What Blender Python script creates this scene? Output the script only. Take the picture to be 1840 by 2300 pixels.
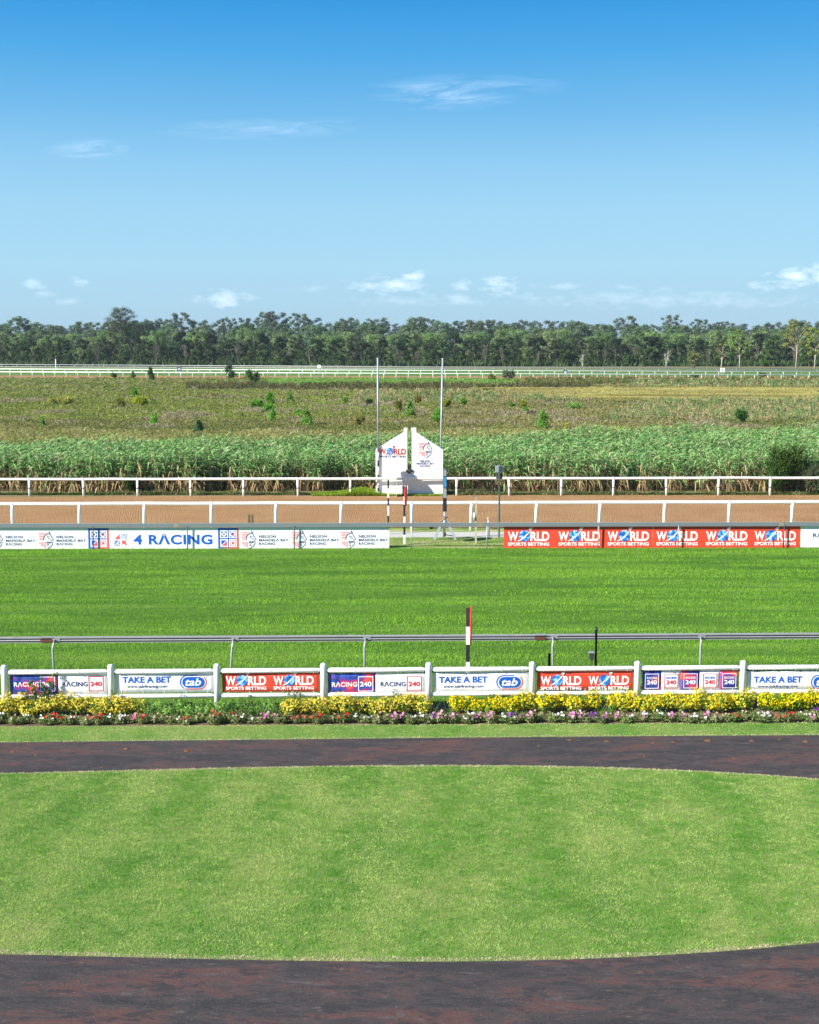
import bpy, math, random
import numpy as np
from mathutils import Vector, Matrix

for o in list(bpy.data.objects): bpy.data.objects.remove(o)
SC = bpy.context.scene
COL = SC.collection
PI = math.pi

# ------------------------------------------------------------------ camera
F, CX, CY = 3000.0, 920.0, 1150.0
PITCH = math.atan(382/3000)
CAMH = 8.67
cd = bpy.data.cameras.new('camera'); cam = bpy.data.objects.new('camera', cd); COL.objects.link(cam)
cam.location = (0, 0, CAMH); cam.rotation_euler = (PI/2-PITCH, 0, 0)
cd.sensor_fit = 'HORIZONTAL'; cd.sensor_width = 36; cd.lens = 36*F/1840
cd.clip_start = .5; cd.clip_end = 9000
SC.camera = cam

# ------------------------------------------------------------------ sun, sky, exposure
SUN_EL, SUN_AZ = math.radians(31), math.radians(27)      # azimuth measured behind the fence line, sun on the left
S = Vector((-math.cos(SUN_EL)*math.cos(SUN_AZ), -math.cos(SUN_EL)*math.sin(SUN_AZ), math.sin(SUN_EL)))
ld = bpy.data.lights.new('sun', 'SUN'); ld.energy = 5.0; ld.angle = math.radians(.5); ld.color = (1, .955, .87)
sun = bpy.data.objects.new('sun', ld); COL.objects.link(sun)
sun.rotation_euler = S.to_track_quat('Z', 'Y').to_euler(); sun.location = (-60, -40, 60)
SC.view_settings.view_transform = 'Standard'; SC.view_settings.look = 'None'
SC.view_settings.exposure = 1.17; SC.view_settings.gamma = 1
SC.render.engine = 'CYCLES'
SC.cycles.volume_bounces = 0; SC.cycles.max_bounces = 8; SC.cycles.transparent_max_bounces = 12

sp_, cp_ = math.sin(PITCH), math.cos(PITCH)
def ray(px, py):
    xc, yc = px-CX, py-CY
    return xc, F*cp_-yc*sp_, -F*sp_-yc*cp_
def G(px, py, z=0.0):                    # point of the level z that a photograph pixel shows
    x, y, zz = ray(px, py); t = (z-CAMH)/zz
    return Vector((x*t, y*t, z))
def H(D, py):                            # height over the ground of a row at distance D
    x, y, z = ray(CX, py); return CAMH+D*z/y
def X(D, px, py):
    x, y, z = ray(px, py); return D*x/y
def V(D, px, py): return Vector((X(D, px, py), D, H(D, py)))

W = bpy.data.worlds.new("World"); SC.world = W; W.use_nodes = True
nt = W.node_tree; nt.nodes.clear()
class NB:                                # short node writer
    def __init__(s, nt): s.nt = nt
    def n(s, typ, ins=None, **kw):
        nd = s.nt.nodes.new(typ)
        for k, v in kw.items(): setattr(nd, k, v)
        for k, v in (ins or {}).items():
            if hasattr(v, 'is_output') or isinstance(v, bpy.types.NodeSocket): s.nt.links.new(v, nd.inputs[k])
            else: nd.inputs[k].default_value = v
        return nd
    def m(s, op, a, b=0.0, c=None, clamp=False):
        ins = {0: a, 1: b}
        if c is not None: ins[2] = c
        return s.n('ShaderNodeMath', ins, operation=op, use_clamp=clamp).outputs[0]
    def mix(s, f, a, b, bt='MIX'):
        nd = s.n('ShaderNodeMix', data_type='RGBA', blend_type=bt)
        for k, v in ((0, f), (6, a), (7, b)):
            if isinstance(v, bpy.types.NodeSocket): s.nt.links.new(v, nd.inputs[k])
            else: nd.inputs[k].default_value = v if not isinstance(v, tuple) or len(v) == 4 else (*v, 1)
        return nd.outputs[2]
    def ramp(s, f, stops, interp='LINEAR'):
        nd = s.n('ShaderNodeValToRGB', {0: f}); cr = nd.color_ramp; cr.interpolation = interp
        while len(cr.elements) < len(stops): cr.elements.new(.5)
        for e, (p, c) in zip(cr.elements, stops):
            e.position = p; e.color = (*c, 1) if not isinstance(c, (int, float)) else (c, c, c, 1)
        return nd.outputs[0]
    def noise(s, vec, scale, detail=4, rough=.55, dist=0.0):
        return s.n('ShaderNodeTexNoise', {'Vector': vec, 'Scale': scale, 'Detail': detail, 'Roughness': rough, 'Distortion': dist}).outputs[0]
    def link(s, a, b): s.nt.links.new(a, b)
b = NB(nt)
sky = b.n('ShaderNodeTexSky', sky_type='NISHITA', sun_disc=False, sun_elevation=SUN_EL, sun_rotation=math.atan2(S.x, S.y),
          altitude=0, air_density=1.0, dust_density=0.35, ozone_density=3.2)
hs = b.n('ShaderNodeHueSaturation', {'Hue': .488, 'Saturation': 1.22, 'Value': 1.0, 'Fac': 1.0, 'Color': sky.outputs[0]}).outputs[0]
tc = b.n('ShaderNodeTexCoord').outputs['Generated']
zs_ = b.n('ShaderNodeSeparateXYZ', {0: tc}).outputs[2]
KS = 4.55
grad = b.ramp(zs_, [(q, tuple(v_*KS for v_ in c_)) for q, c_ in [(0.0, (.385,.60,.775)), (.055, (.385,.68,.88)), (.10, (.335,.64,.88)), (.133, (.255,.57,.865)), (.165, (.155,.475,.82)), (.203, (.070,.385,.785)), (.237, (.030,.31,.735)), (.5, (.018,.14,.42)), (1.0, (.012,.085,.30))]])
hs = b.mix(b.ramp(zs_, [(0, .95), (.4, .95), (.8, .4)]), hs, grad)
sx = b.n('ShaderNodeSeparateXYZ', {0: tc})
yy = b.m('MAXIMUM', sx.outputs[1], .01)
u = b.m('DIVIDE', sx.outputs[0], yy); v = b.m('DIVIDE', sx.outputs[2], yy)
uv = b.n('ShaderNodeCombineXYZ', {0: u, 1: v}).outputs[0]
uvs = b.n('ShaderNodeMapping', {'Vector': uv, 'Scale': (1.0, 2.6, 1)}).outputs[0]
uvw = b.n('ShaderNodeMapping', {'Vector': uv, 'Scale': (.8, 6.5, 1), 'Rotation': (0, 0, -.10)}).outputs[0]
n_c = b.noise(uvs, 62, 8, .66)
n_w = b.noise(uvw, 22, 8, .68, .9)
# clouds: centre and half size in photograph pixels, strength, kind (c puffs low over the horizon, w high thin wisps)
CL = [(1010,208,120,26,.75,'w'), (1060,195,150,18,.45,'w'), (590,290,150,16,.5,'w'), (195,335,62,15,.85,'w'), (720,280,60,12,.3,'w'),
      (880,640,75,17,.9,'c'), (925,622,32,14,.85,'c'), (1125,640,38,17,1.,'c'), (1035,642,20,10,.7,'c'), (1030,672,40,12,.5,'c'),
      (500,672,65,15,.75,'c'), (550,668,30,12,.5,'c'), (80,640,34,9,.6,'c'), (177,632,20,8,.6,'c'), (155,676,25,8,.35,'c'), (95,660,22,8,.35,'c'),
      (1790,622,58,19,1.15,'c'), (1690,640,32,9,.7,'c'), (1840,615,50,20,1.1,'c'), (700,650,26,7,.3,'c'), (1260,642,46,7,.35,'c'), (1400,646,20,6,.35,'c'),
      (1500,672,330,18,.32,'c'), (900,676,110,12,.3,'c')]
tot = None
for (px, py, hw, hh, st, kd) in CL:
    x, y, z = ray(px, py); u0, v0 = x/y, z/y; a, c = hw/F, hh/F
    du = b.m('MULTIPLY', b.m('SUBTRACT', u, u0), 1/a); dv = b.m('MULTIPLY', b.m('SUBTRACT', v, v0), 1/c)
    if kd == 'w': dv = b.m('SUBTRACT', dv, b.m('MULTIPLY', du, .15))
    r = b.m('SQRT', b.m('ADD', b.m('MULTIPLY', du, du), b.m('MULTIPLY', dv, dv)))
    k = b.m('SUBTRACT', 1.0, b.m('MULTIPLY', r, .62))
    if kd == 'c': val = b.m('MULTIPLY', b.m('ADD', k, b.m('MULTIPLY', b.m('SUBTRACT', n_c, .60), 3.0)), 1.05, clamp=True)
    else: val = b.m('MULTIPLY', b.m('MULTIPLY', k, 1.0, clamp=True), b.m('MULTIPLY', b.m('SUBTRACT', n_w, .42), 2.9, clamp=True))
    val = b.m('MULTIPLY', val, st)
    tot = val if tot is None else b.m('MAXIMUM', tot, val)
fwd = b.m('GREATER_THAN', sx.outputs[1], .02)
fac = b.m('MULTIPLY', b.m('MULTIPLY', tot, fwd), .60, clamp=True)
skyc = b.mix(fac, hs, (5.6, 6.3, 7.2, 1))
bg = b.n('ShaderNodeBackground', {'Color': skyc, 'Strength': .1})
out = b.n('ShaderNodeOutputWorld', {0: bg.outputs[0]})

# ------------------------------------------------------------------ materials
MATS = {}
def mat(name, col=(.5,.5,.5), rough=.7, metal=0.0, spec=.4, noise=None, bump=None, coords='Object'):
    if name in MATS: return MATS[name]
    m = bpy.data.materials.new(name); m.use_nodes = True; t = m.node_tree; t.nodes.clear(); b = NB(t)
    c = b.n('ShaderNodeTexCoord').outputs[coords]
    base = (*col, 1)
    if noise:                            # (scale, second colour, amount)
        f = b.noise(c, noise[0], 6, .65)
        f = b.m('MULTIPLY', b.m('SUBTRACT', f, .35), 3.0*noise[2], clamp=True)
        base = b.mix(f, base, (*noise[1], 1))
    p = b.n('ShaderNodeBsdfPrincipled', {'Base Color': base, 'Roughness': rough, 'Metallic': metal, 'Specular IOR Level': spec})
    if bump:
        bm_ = b.n('ShaderNodeBump', {'Strength': bump[1], 'Distance': bump[2], 'Height': b.noise(c, bump[0], 4, .6)})
        b.link(bm_.outputs[0], p.inputs['Normal'])
    b.n('ShaderNodeOutputMaterial', {0: p.outputs[0]})
    MATS[name] = m; return m
def vmat(name, trans=.3, rough=.75, spec=.25, hv_=1.0):   # leaf material, colour carried by each leaf
    if name in MATS: return MATS[name]
    m = bpy.data.materials.new(name); m.use_nodes = True; t = m.node_tree; t.nodes.clear(); b = NB(t)
    c = b.n('ShaderNodeAttribute', attribute_name='Col').outputs[0]
    info = b.n('ShaderNodeObjectInfo').outputs['Random']
    hv = b.n('ShaderNodeHueSaturation', {'Hue': b.m('ADD', .5-.015*hv_, b.m('MULTIPLY', info, .03*hv_)), 'Saturation': b.m('ADD', .9, b.m('MULTIPLY', info, .2)), 'Value': b.m('ADD', 1-.18*hv_, b.m('MULTIPLY', b.m('FRACT', b.m('MULTIPLY', info, 7.3)), .36*hv_)), 'Fac': 1.0, 'Color': c}).outputs[0]
    p = b.n('ShaderNodeBsdfPrincipled', {'Base Color': hv, 'Roughness': rough, 'Specular IOR Level': spec})
    tr = b.n('ShaderNodeBsdfTranslucent', {'Color': hv})
    mx = b.n('ShaderNodeMixShader', {0: trans, 1: p.outputs[0], 2: tr.outputs[0]})
    b.n('ShaderNodeOutputMaterial', {0: mx.outputs[0]})
    MATS[name] = m; return m
white = mat('white_paint', (.82,.82,.8), .45, noise=(3, (.62,.62,.58), .35), coords='Object')
whitep = mat('white_plastic', (.84,.84,.83), .38, spec=.45, noise=(5, (.60,.60,.54), .4))
whitew = mat('white_plaster', (.8,.8,.78), .8, noise=(1.6, (.60,.59,.54), .5), bump=(30, .25, .01))
vinyl = mat('white_vinyl', (.82,.82,.82), .5, noise=(2.2, (.70,.70,.68), .45), bump=(3.2, .45, .035))
redv = mat('red_vinyl', (.72,.065,.03), .55, noise=(2.2, (.56,.05,.03), .5), bump=(3.2, .45, .035))
navy = mat('navy_print', (.012,.035,.16), .5); blue = mat('blue_print', (.005,.10,.50), .5)
redp = mat('red_print', (.55,.03,.06), .5); wprint = mat('white_print', (.84,.84,.84), .5)
wred = mat('deep_red_print', (.42,.03,.02), .5); pink = mat('coral_print', (.72,.10,.12), .5)
seam = mat('seam', (.12,.04,.03), .8)
alu = mat('aluminium', (.34,.34,.34), .5, .3, noise=(5, (.24,.24,.235), .5)); 
alud = mat('dark_aluminium', (.09,.09,.10), .5, .5)
galv = mat('galvanised_steel', (.36,.39,.42), .5, .35, noise=(6, (.26,.28,.30), .5))
grail = mat('grey_green_rail', (.165,.195,.205), .7, 0, .2, noise=(.9, (.14,.165,.17), .5))
rust = mat('rust', (.16,.055,.025), .9, noise=(14, (.07,.025,.015), .8))
black = mat('black_paint', (.02,.02,.022), .5); dgrey = mat('dark_grey_metal', (.055,.06,.065), .55, .3)
sred = mat('signal_red', (.70,.05,.035), .45)
cream = mat('cream_wood', (.50,.47,.33), .8, noise=(8, (.25,.24,.14), .7)); olive = mat('olive_wood', (.09,.085,.035), .9)
mirror = mat('mirror_glass', (.75,.78,.8), .06, 1.0); glasd = mat('dark_glass', (.02,.03,.03), .1, 0, .8)
ebark = mat('brown_grey_bark', (.17,.145,.12), .9, noise=(1.5, (.10,.085,.07), .8))
bark = mat('grey_bark', (.13,.11,.09), .9, noise=(2, (.10,.08,.06), .8)); pbark = mat('pale_bark', (.48,.42,.35), .85, noise=(1.2, (.25,.19,.14), .8))
leafm = vmat('leaves', .3); grassm = vmat('grass_blades', .35, .9, .08, .15); reedm = vmat('reed_leaves', .3, .75, .25, .1); needm = vmat('needles', .15); petal = vmat('petals', .25, .6, .2, .1)

def globe_mat():
    m = bpy.data.materials.new('globe_print'); m.use_nodes = True; t = m.node_tree; t.nodes.clear(); b = NB(t)
    c = b.n('ShaderNodeTexCoord').outputs['Object']
    f = b.noise(c, 7.5, 3, .5)
    col = b.ramp(f, [(.40, (.01,.09,.42)), (.50, (.03,.22,.66)), (.56, (.12,.45,.85)), (.66, (.5,.75,.92))])
    p = b.n('ShaderNodeBsdfPrincipled', {'Base Color': col, 'Roughness': .5})
    b.n('ShaderNodeOutputMaterial', {0: p.outputs[0]}); return m
globem = globe_mat()
def art_mat():
    m = bpy.data.materials.new('purple_red_artwork'); m.use_nodes = True; t = m.node_tree; t.nodes.clear(); b = NB(t)
    c = b.n('ShaderNodeTexCoord').outputs['Object']
    mp = b.n('ShaderNodeMapping', {'Vector': c, 'Scale': (1.6, 1, 3.2), 'Rotation': (0, .5, 0)}).outputs[0]
    col = b.ramp(b.noise(mp, 1.7, 3, .5, .8), [(.36, (.02,.03,.22)), (.44, (.02,.08,.40)), (.52, (.22,.03,.26)), (.60, (.62,.03,.10)), (.70, (.75,.10,.05))])
    p = b.n('ShaderNodeBsdfPrincipled', {'Base Color': col, 'Roughness': .5})
    b.n('ShaderNodeOutputMaterial', {0: p.outputs[0]}); return m
artm = art_mat()

# ------------------------------------------------------------------ mesh helpers
def tag(o, label=None, cat=None, group=None, kind=None):
    if label: o['label'] = label
    if cat: o['category'] = cat
    if group: o['group'] = group
    if kind: o['kind'] = kind
    return o
def empty(name, loc, rz=0, label=None, cat=None, group=None):
    o = bpy.data.objects.new(name, None); COL.objects.link(o); o.location = loc; o.rotation_euler = (0, 0, rz)
    o.empty_display_size = .2
    return tag(o, label, cat, group)
class MB:
    def __init__(s): s.v = []; s.f = []; s.mi = []; s.mats = []; s.sm = []
    def slot(s, m):
        if m not in s.mats: s.mats.append(m)
        return s.mats.index(m)
    def add(s, vs, fs, m, smooth=False):
        k = len(s.v); s.v += [tuple(p) for p in vs]; i = s.slot(m)
        for f in fs: s.f.append([k+q for q in f]); s.mi.append(i); s.sm.append(smooth)
    def box(s, x0, x1, y0, y1, z0, z1, m):
        s.add([(x0,y0,z0),(x1,y0,z0),(x1,y1,z0),(x0,y1,z0),(x0,y0,z1),(x1,y0,z1),(x1,y1,z1),(x0,y1,z1)],
              [(0,3,2,1),(4,5,6,7),(0,1,5,4),(1,2,6,5),(2,3,7,6),(3,0,4,7)], m)
    def tube(s, pts, r, m, n=10, cap=True):
        pts = [Vector(p) for p in pts]; rs = r if isinstance(r, (list, tuple)) else [r]*len(pts)
        vs = []; fs = []
        for i, p in enumerate(pts):
            d = (pts[min(i+1, len(pts)-1)]-pts[max(i-1, 0)]).normalized()
            a = d.cross(Vector((0,0,1)) if abs(d.z) < .9 else Vector((1,0,0))).normalized(); c = d.cross(a)
            for k in range(n):
                t = 2*PI*k/n; vs.append(p+(a*math.cos(t)+c*math.sin(t))*rs[i])
        for i in range(len(pts)-1):
            for k in range(n): fs.append((i*n+k, i*n+(k+1)%n, (i+1)*n+(k+1)%n, (i+1)*n+k))
        if cap: fs.append(tuple(range(n-1, -1, -1))); fs.append(tuple(range((len(pts)-1)*n, len(pts)*n)))
        s.add(vs, fs, m, True)
    def lathe(s, prof, m, n=16, o=(0,0,0)):      # prof: (radius, z)
        vs = []; fs = []
        for r, z in prof:
            for k in range(n): t = 2*PI*k/n; vs.append((o[0]+r*math.cos(t), o[1]+r*math.sin(t), o[2]+z))
        for i in range(len(prof)-1):
            for k in range(n): fs.append((i*n+k, i*n+(k+1)%n, (i+1)*n+(k+1)%n, (i+1)*n+k))
        fs.append(tuple(range(n-1,-1,-1))); fs.append(tuple(range((len(prof)-1)*n, len(prof)*n)))
        s.add(vs, fs, m, True)
    def prism(s, pts, y0, y1, m):                 # outline in x,z; from y0 (front) to y1 (back)
        n = len(pts); vs = [(x, y0, z) for x, z in pts]+[(x, y1, z) for x, z in pts]
        fs = [tuple(range(n)), tuple(range(2*n-1, n-1, -1))]+[(i, i+n, (i+1)%n+n, (i+1)%n) for i in range(n)]
        s.add(vs, fs, m)
    def poly(s, pts, y, m): s.add([(x, y, z) for x, z in pts], [tuple(range(len(pts)))], m)
    def ribbon(s, pts, w, y, m, closed=False):
        P = [Vector((x, z)) for x, z in pts]; n = len(P); L = []; R = []
        for i in range(n):
            a = P[(i-1) % n] if (closed or i > 0) else P[i]; c = P[(i+1) % n] if (closed or i < n-1) else P[i]
            d = (c-a).normalized(); nn = Vector((-d.y, d.x))*(w/2)
            L.append(P[i]+nn); R.append(P[i]-nn)
        vs = [(p.x, y, p.y) for p in L+R]
        fs = [(i, (i+1)%n, n+(i+1)%n, n+i) for i in range(n if closed else n-1)]
        s.add(vs, fs, m)
    def deform(s, fn): s.v = [fn(*p) for p in s.v]; return s
    def build(s, name, parent=None, loc=(0,0,0)):
        me = bpy.data.meshes.new(name); me.from_pydata(s.v, [], s.f)
        for m in s.mats: me.materials.append(m)
        me.polygons.foreach_set('material_index', s.mi); me.polygons.foreach_set('use_smooth', s.sm); me.update()
        o = bpy.data.objects.new(name, me); COL.objects.link(o); o.location = loc
        if parent: o.parent = parent
        return o
def fast(name, P, C, m, parent=None, kind=None):  # P (N,k,3) separate faces, C (N,3) or (N,k,3) colours
    P = np.asarray(P, dtype=np.float32); N, k, _ = P.shape
    me = bpy.data.meshes.new(name); me.vertices.add(N*k); me.loops.add(N*k); me.polygons.add(N)
    me.vertices.foreach_set('co', P.ravel()); me.loops.foreach_set('vertex_index', np.arange(N*k, dtype=np.int32))
    me.polygons.foreach_set('loop_start', np.arange(0, N*k, k, dtype=np.int32))
    C = np.asarray(C, dtype=np.float32)
    if C.ndim == 2: C = np.repeat(C[:, None, :], k, 1)
    A = np.ones((N*k, 4), np.float32); A[:, :3] = np.clip(C.reshape(-1, 3), .002, 1)
    at = me.attributes.new('Col', 'FLOAT_COLOR', 'POINT'); at.data.foreach_set('color', A.ravel())
    me.materials.append(m); me.update(calc_edges=True)
    o = bpy.data.objects.new(name, me); COL.objects.link(o)
    if parent: o.parent = parent
    if kind: o['kind'] = kind
    return o
def copy_tree(o, parent=None):
    c = o.copy(); COL.objects.link(c)
    if parent: c.parent = parent
    for ch in o.children: copy_tree(ch, c)
    return c
_rs = np.random.RandomState(5); _lat = _rs.rand(256, 256)
def vnoise(x, y, oct=3):                 # 2-D value noise, 0..1
    r = 0; a = 1; t = 0
    for _ in range(oct):
        xi = np.floor(x).astype(int); yi = np.floor(y).astype(int); fx = x-xi; fy = y-yi
        fx = fx*fx*(3-2*fx); fy = fy*fy*(3-2*fy)
        g = lambda i, j: _lat[(xi+i) % 256, (yi+j) % 256]
        r = r+a*((g(0,0)*(1-fx)+g(1,0)*fx)*(1-fy)+(g(0,1)*(1-fx)+g(1,1)*fx)*fy); t += a; a *= .5; x = x*2.03+17.3; y = y*2.03+9.1
    return r/t

# ------------------------------------------------------------------ lettering outlines
class Multi:                             # print built up as separate pieces, one MB for each mark
    def __init__(s): s.p = []
    @property
    def f(s): return [1] if s.p else []
    def next(s): s.p.append(MB()); return s.p[-1]
    def deform(s, fn):
        for q in s.p: q.deform(fn)
        return s
    def build(s, name, parent):
        for q in s.p:
            if q.f: q.build(name, parent)
WORDS = {'WORLD_W': ('W', .035), 'RLD': ('RLD', .035), 'SB': ('SPORTS BETTING', .03), 'N': ('NELSON', .032), 'M': ('MANDELΛ BAY', .032), 'R': ('RΛCING', .032),
         'RB': ('RΛCING', .026), '240': ('240', .03), 'TAKE': ('TAKE A BET', .028), 'WWW': ('www.tab4racing.com', .012), 'tab': ('tab', .022), '4R': ('4 RΛCING', .032),
         'n8': ('8', .03), 'n10': ('10', .02), 'n15': ('15', .02)}
TXT = {}
_tmp = []
for k, (s, off) in WORDS.items():
    c = bpy.data.curves.new('lettering', 'FONT'); c.body = s; c.offset = off; c.resolution_u = 4
    if k == 'tab': c.shear = .28
    if k in ('4R', 'N', 'M', 'R', 'RB'): c.space_character = 1.08
    o = bpy.data.objects.new('lettering', c); COL.objects.link(o); _tmp.append((k, o, c))
bpy.context.view_layer.update(); dg = bpy.context.evaluated_depsgraph_get()
for k, o, c in _tmp:
    e = o.evaluated_get(dg); me = e.to_mesh()
    vs = np.array([(q.co.x, q.co.y) for q in me.vertices]); fs = [tuple(p.vertices) for p in me.polygons]
    vs -= vs.min(0); TXT[k] = (vs/vs.max(0), fs, vs.max(0)); e.to_mesh_clear()
for k, o, c in _tmp: bpy.data.objects.remove(o); bpy.data.curves.remove(c)
def word(mb, k, x0, x1, z0, z1, y, m):
    vs, fs, _ = TXT[k]
    mb.add([(x0+(x1-x0)*p[0], y, z0+(z1-z0)*p[1]) for p in vs], fs, m)
def circ(cx, cz, r, n=28, ry=None, a0=0, a1=2*PI):
    full = abs(a1-a0-2*PI) < 1e-6
    return [(cx+r*math.cos(a0+(a1-a0)*i/(n if full else n-1)), cz+(ry or r)*math.sin(a0+(a1-a0)*i/(n if full else n-1))) for i in range(n)]
def rect(x0, x1, z0, z1): return [(x0,z0),(x1,z0),(x1,z1),(x0,z1)]
def frame(mb, x0, x1, z0, z1, w, y, m):
    for r in (rect(x0,x1,z0,z0+w), rect(x0,x1,z1-w,z1), rect(x0,x0+w,z0+w,z1-w), rect(x1-w,x1,z0+w,z1-w)): mb.poly(r, y, m)

def world_logo(lt, em, x, z, w, y, c1=wprint, c2=wprint, sw=wprint):
    lt, em = lt.next(), em.next()
    lh = .228*w; zb = z+.115*w
    word(lt, 'WORLD_W', x, x+.25*w, zb, zb+lh, y, c1); word(lt, 'RLD', x+.545*w, x+w, zb, zb+lh, y, c1)
    word(lt, 'SB', x, x+w, z, z+.082*w, y, c2)
    cx, cz, r = x+.40*w, zb+.125*w, .138*w
    em.poly(circ(cx, cz, r), y-.004, globem)
    top = []; bot = []
    for i in range(9):
        t = i/8; px = x+w*(.22+.36*t); pz = zb+w*(-.005+.30*t**1.5)
        th = w*.022*math.sin(PI*min(1, t*.86+.06)); top.append((px, pz+th)); bot.append((px, pz-th))
    em.poly(bot+top[::-1], y-.008, sw)
    em.poly([(x+.50*w, zb+.27*w), (x+.575*w, zb+.285*w), (x+.60*w, zb+.335*w), (x+.515*w, zb+.32*w)], y-.0095, sw)
def horse_logo(em, x, z, h, y):          # x left, z bottom, h total height; 120 x 145 grid of the badge
    s = h/146; q = lambda a, c: (x+a*s, z+(146-c)*s)
    for i, (a0, a1, c) in enumerate([(0,72,18),(2,52,31),(2,42,44),(2,36,57),(2,32,70)]): em.poly([q(a0,c-3), q(a1,c-3), q(a1,c+3), q(a0,c+3)], y, pink)
    for pts in ([(38,76),(40,56),(50,38),(66,27),(86,24)], [(83,3),(100,44),(118,74),(104,80),(96,70),(84,64),(72,54),(70,42)], [(83,3),(86,24)], [(78,44),(90,50)],
                [(60,90),(112,90),(108,108),(94,128),(70,143),(62,145)], [(62,90),(62,98),(100,98)]):
        em.ribbon([q(*p) for p in pts], 5.6*s, y-.003, navy)
    for c in (110, 122): em.poly([q(62,c-3), q(82,c-3), q(82,c+3), q(62,c+3)], y, navy)
    for i in range(5):
        a = 4+i*11; top = 90; bt = [112, 122, 130, 138, 144][i]
        em.poly([q(a,top), q(a+5,top), q(a+5,bt), q(a,bt-6)], y, pink)
def nmb(lt, em, x, z, w, h, y):          # badge with three lines of words to its right
    lt, em = lt.next(), em.next()
    horse_logo(em, x, z, h, y)
    tx = x+h*.97; tw = x+w-tx; u = h/146
    word(lt, 'N', tx, tx+tw*.575, z+h-60*u, z+h-38*u, y, navy)
    word(lt, 'M', tx, tx+tw, z+h-89*u, z+h-67*u, y, navy)
    word(lt, 'R', tx, tx+tw*.54, z+h-118*u, z+h-96*u, y, navy)
def pattern(em, x, z, s, y):             # square of four signs
    em = em.next()
    em.poly(rect(x, x+s, z, z+s), y, blue)
    em.poly([(x+.1*s,z), (x+s,z), (x+s,z+s), (x+.88*s,z+.88*s), (x+.88*s,z+.1*s)], y-.002, pink)
    g = [(.10,.51),(.53,.51),(.10,.07),(.53,.07)]
    for i, (a, c) in enumerate(g):
        x0, z0, q = x+a*s, z+c*s, .38*s
        em.poly(rect(x0, x0+q, z0, z0+q), y-.004, wprint)
        em.poly(rect(x0+.05*s, x0+q-.05*s, z0+.05*s, z0+q-.05*s), y-.006, blue if i != 3 else wprint)
        cx, cz = x0+q/2, z0+q/2
        if i == 0:
            em.poly([(cx-.14*s,cz),(cx,cz-.14*s),(cx+.14*s,cz),(cx,cz+.14*s)], y-.008, wprint); em.poly(circ(cx,cz,.06*s,4), y-.010, navy)
        if i == 1:
            em.poly(circ(cx,cz,.13*s), y-.008, wprint); em.poly(circ(cx,cz,.085*s), y-.010, pink); em.poly(circ(cx,cz,.085*s,10,None,PI*.25,PI*1.25), y-.012, blue)
        if i == 2:
            em.poly([(x0+.06*s,z0+.06*s),(x0+q-.06*s,z0+.06*s),(x0+q-.06*s,z0+q-.06*s)], y-.008, pink)
            em.ribbon([(x0+.05*s,z0+.05*s),(x0+q-.05*s,z0+q-.05*s)], .03*s, y-.010, wprint)
        if i == 3:
            frame(em, x0+.04*s, x0+q-.04*s, z0+.04*s, z0+q-.04*s, .03*s, y-.008, pink); em.poly(circ(cx,cz,.07*s*1.3,4,None,PI/4,PI*2.25), y-.010, pink)
def four_racing(lt, em, x, z, w, h, y):  # small marks then 4 RACING
    lt, em = lt.next(), em.next()
    q = h*.42; g = h*.10
    em.poly([(x,z+q+g),(x+q,z+q+g),(x+q,z+2*q+g)], y, pink)
    frame(em, x+q+g*1.6, x+2*q+g*1.6, z+q+g, z+2*q+g, .03*h, y, blue); em.ribbon(circ(x+1.5*q+g*1.6, z+1.5*q+g, q*.26, 20), .035*h, y, blue, True)
    frame(em, x, x+q, z, z+q, .03*h, y, blue)
    for k in (0, .35): em.ribbon([(x+.05*q, z+(.3+k)*q),(x+(.7-k*.6)*q, z+.95*q)], .05*h, y, blue)
    em.ribbon([(x+.35*q,z+.05*q),(x+.95*q,z+.6*q)], .05*h, y, blue)
    a = x+q+g*1.6
    em.poly([(a+.05*q,z+q*.12),(a+.05*q,z+q),(a+q*.95,z+q),(a+.7*q,z+.72*q),(a+q,z+.2*q),(a+.82*q,z),(a+.4*q,z+.42*q)], y, pink)
    word(lt, '4R', x+w*.195, x+w, z+h*.08, z+h*.93, y, blue)
def tab_logo(lt, em, cx, cz, w, h, y):
    lt, em = lt.next(), em.next()
    def stad(hw, hh, n=14):
        k = hw-hh; return [(cx+k+hh*math.cos(t), cz+hh*math.sin(t)) for t in np.linspace(-PI/2, PI/2, n)]+[(cx-k+hh*math.cos(t), cz+hh*math.sin(t)) for t in np.linspace(PI/2, 1.5*PI, n)]
    em.poly(stad(w*.41, h*.36), y-.004, blue)
    o = stad(w*.485, h*.46); n = len(o)
    i0 = 10                              # red from low left round the right end, blue the rest
    em.ribbon([(cx-w*.28, cz-h*.46)]+o[0:11], h*.065, y, redp)
    em.ribbon([(cx+w*.17, cz+h*.46)]+o[14:26], h*.065, y, blue)
    word(lt, 'tab', cx-w*.30, cx+w*.30, cz-h*.24, cz+h*.27, y-.008, wprint)

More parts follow.
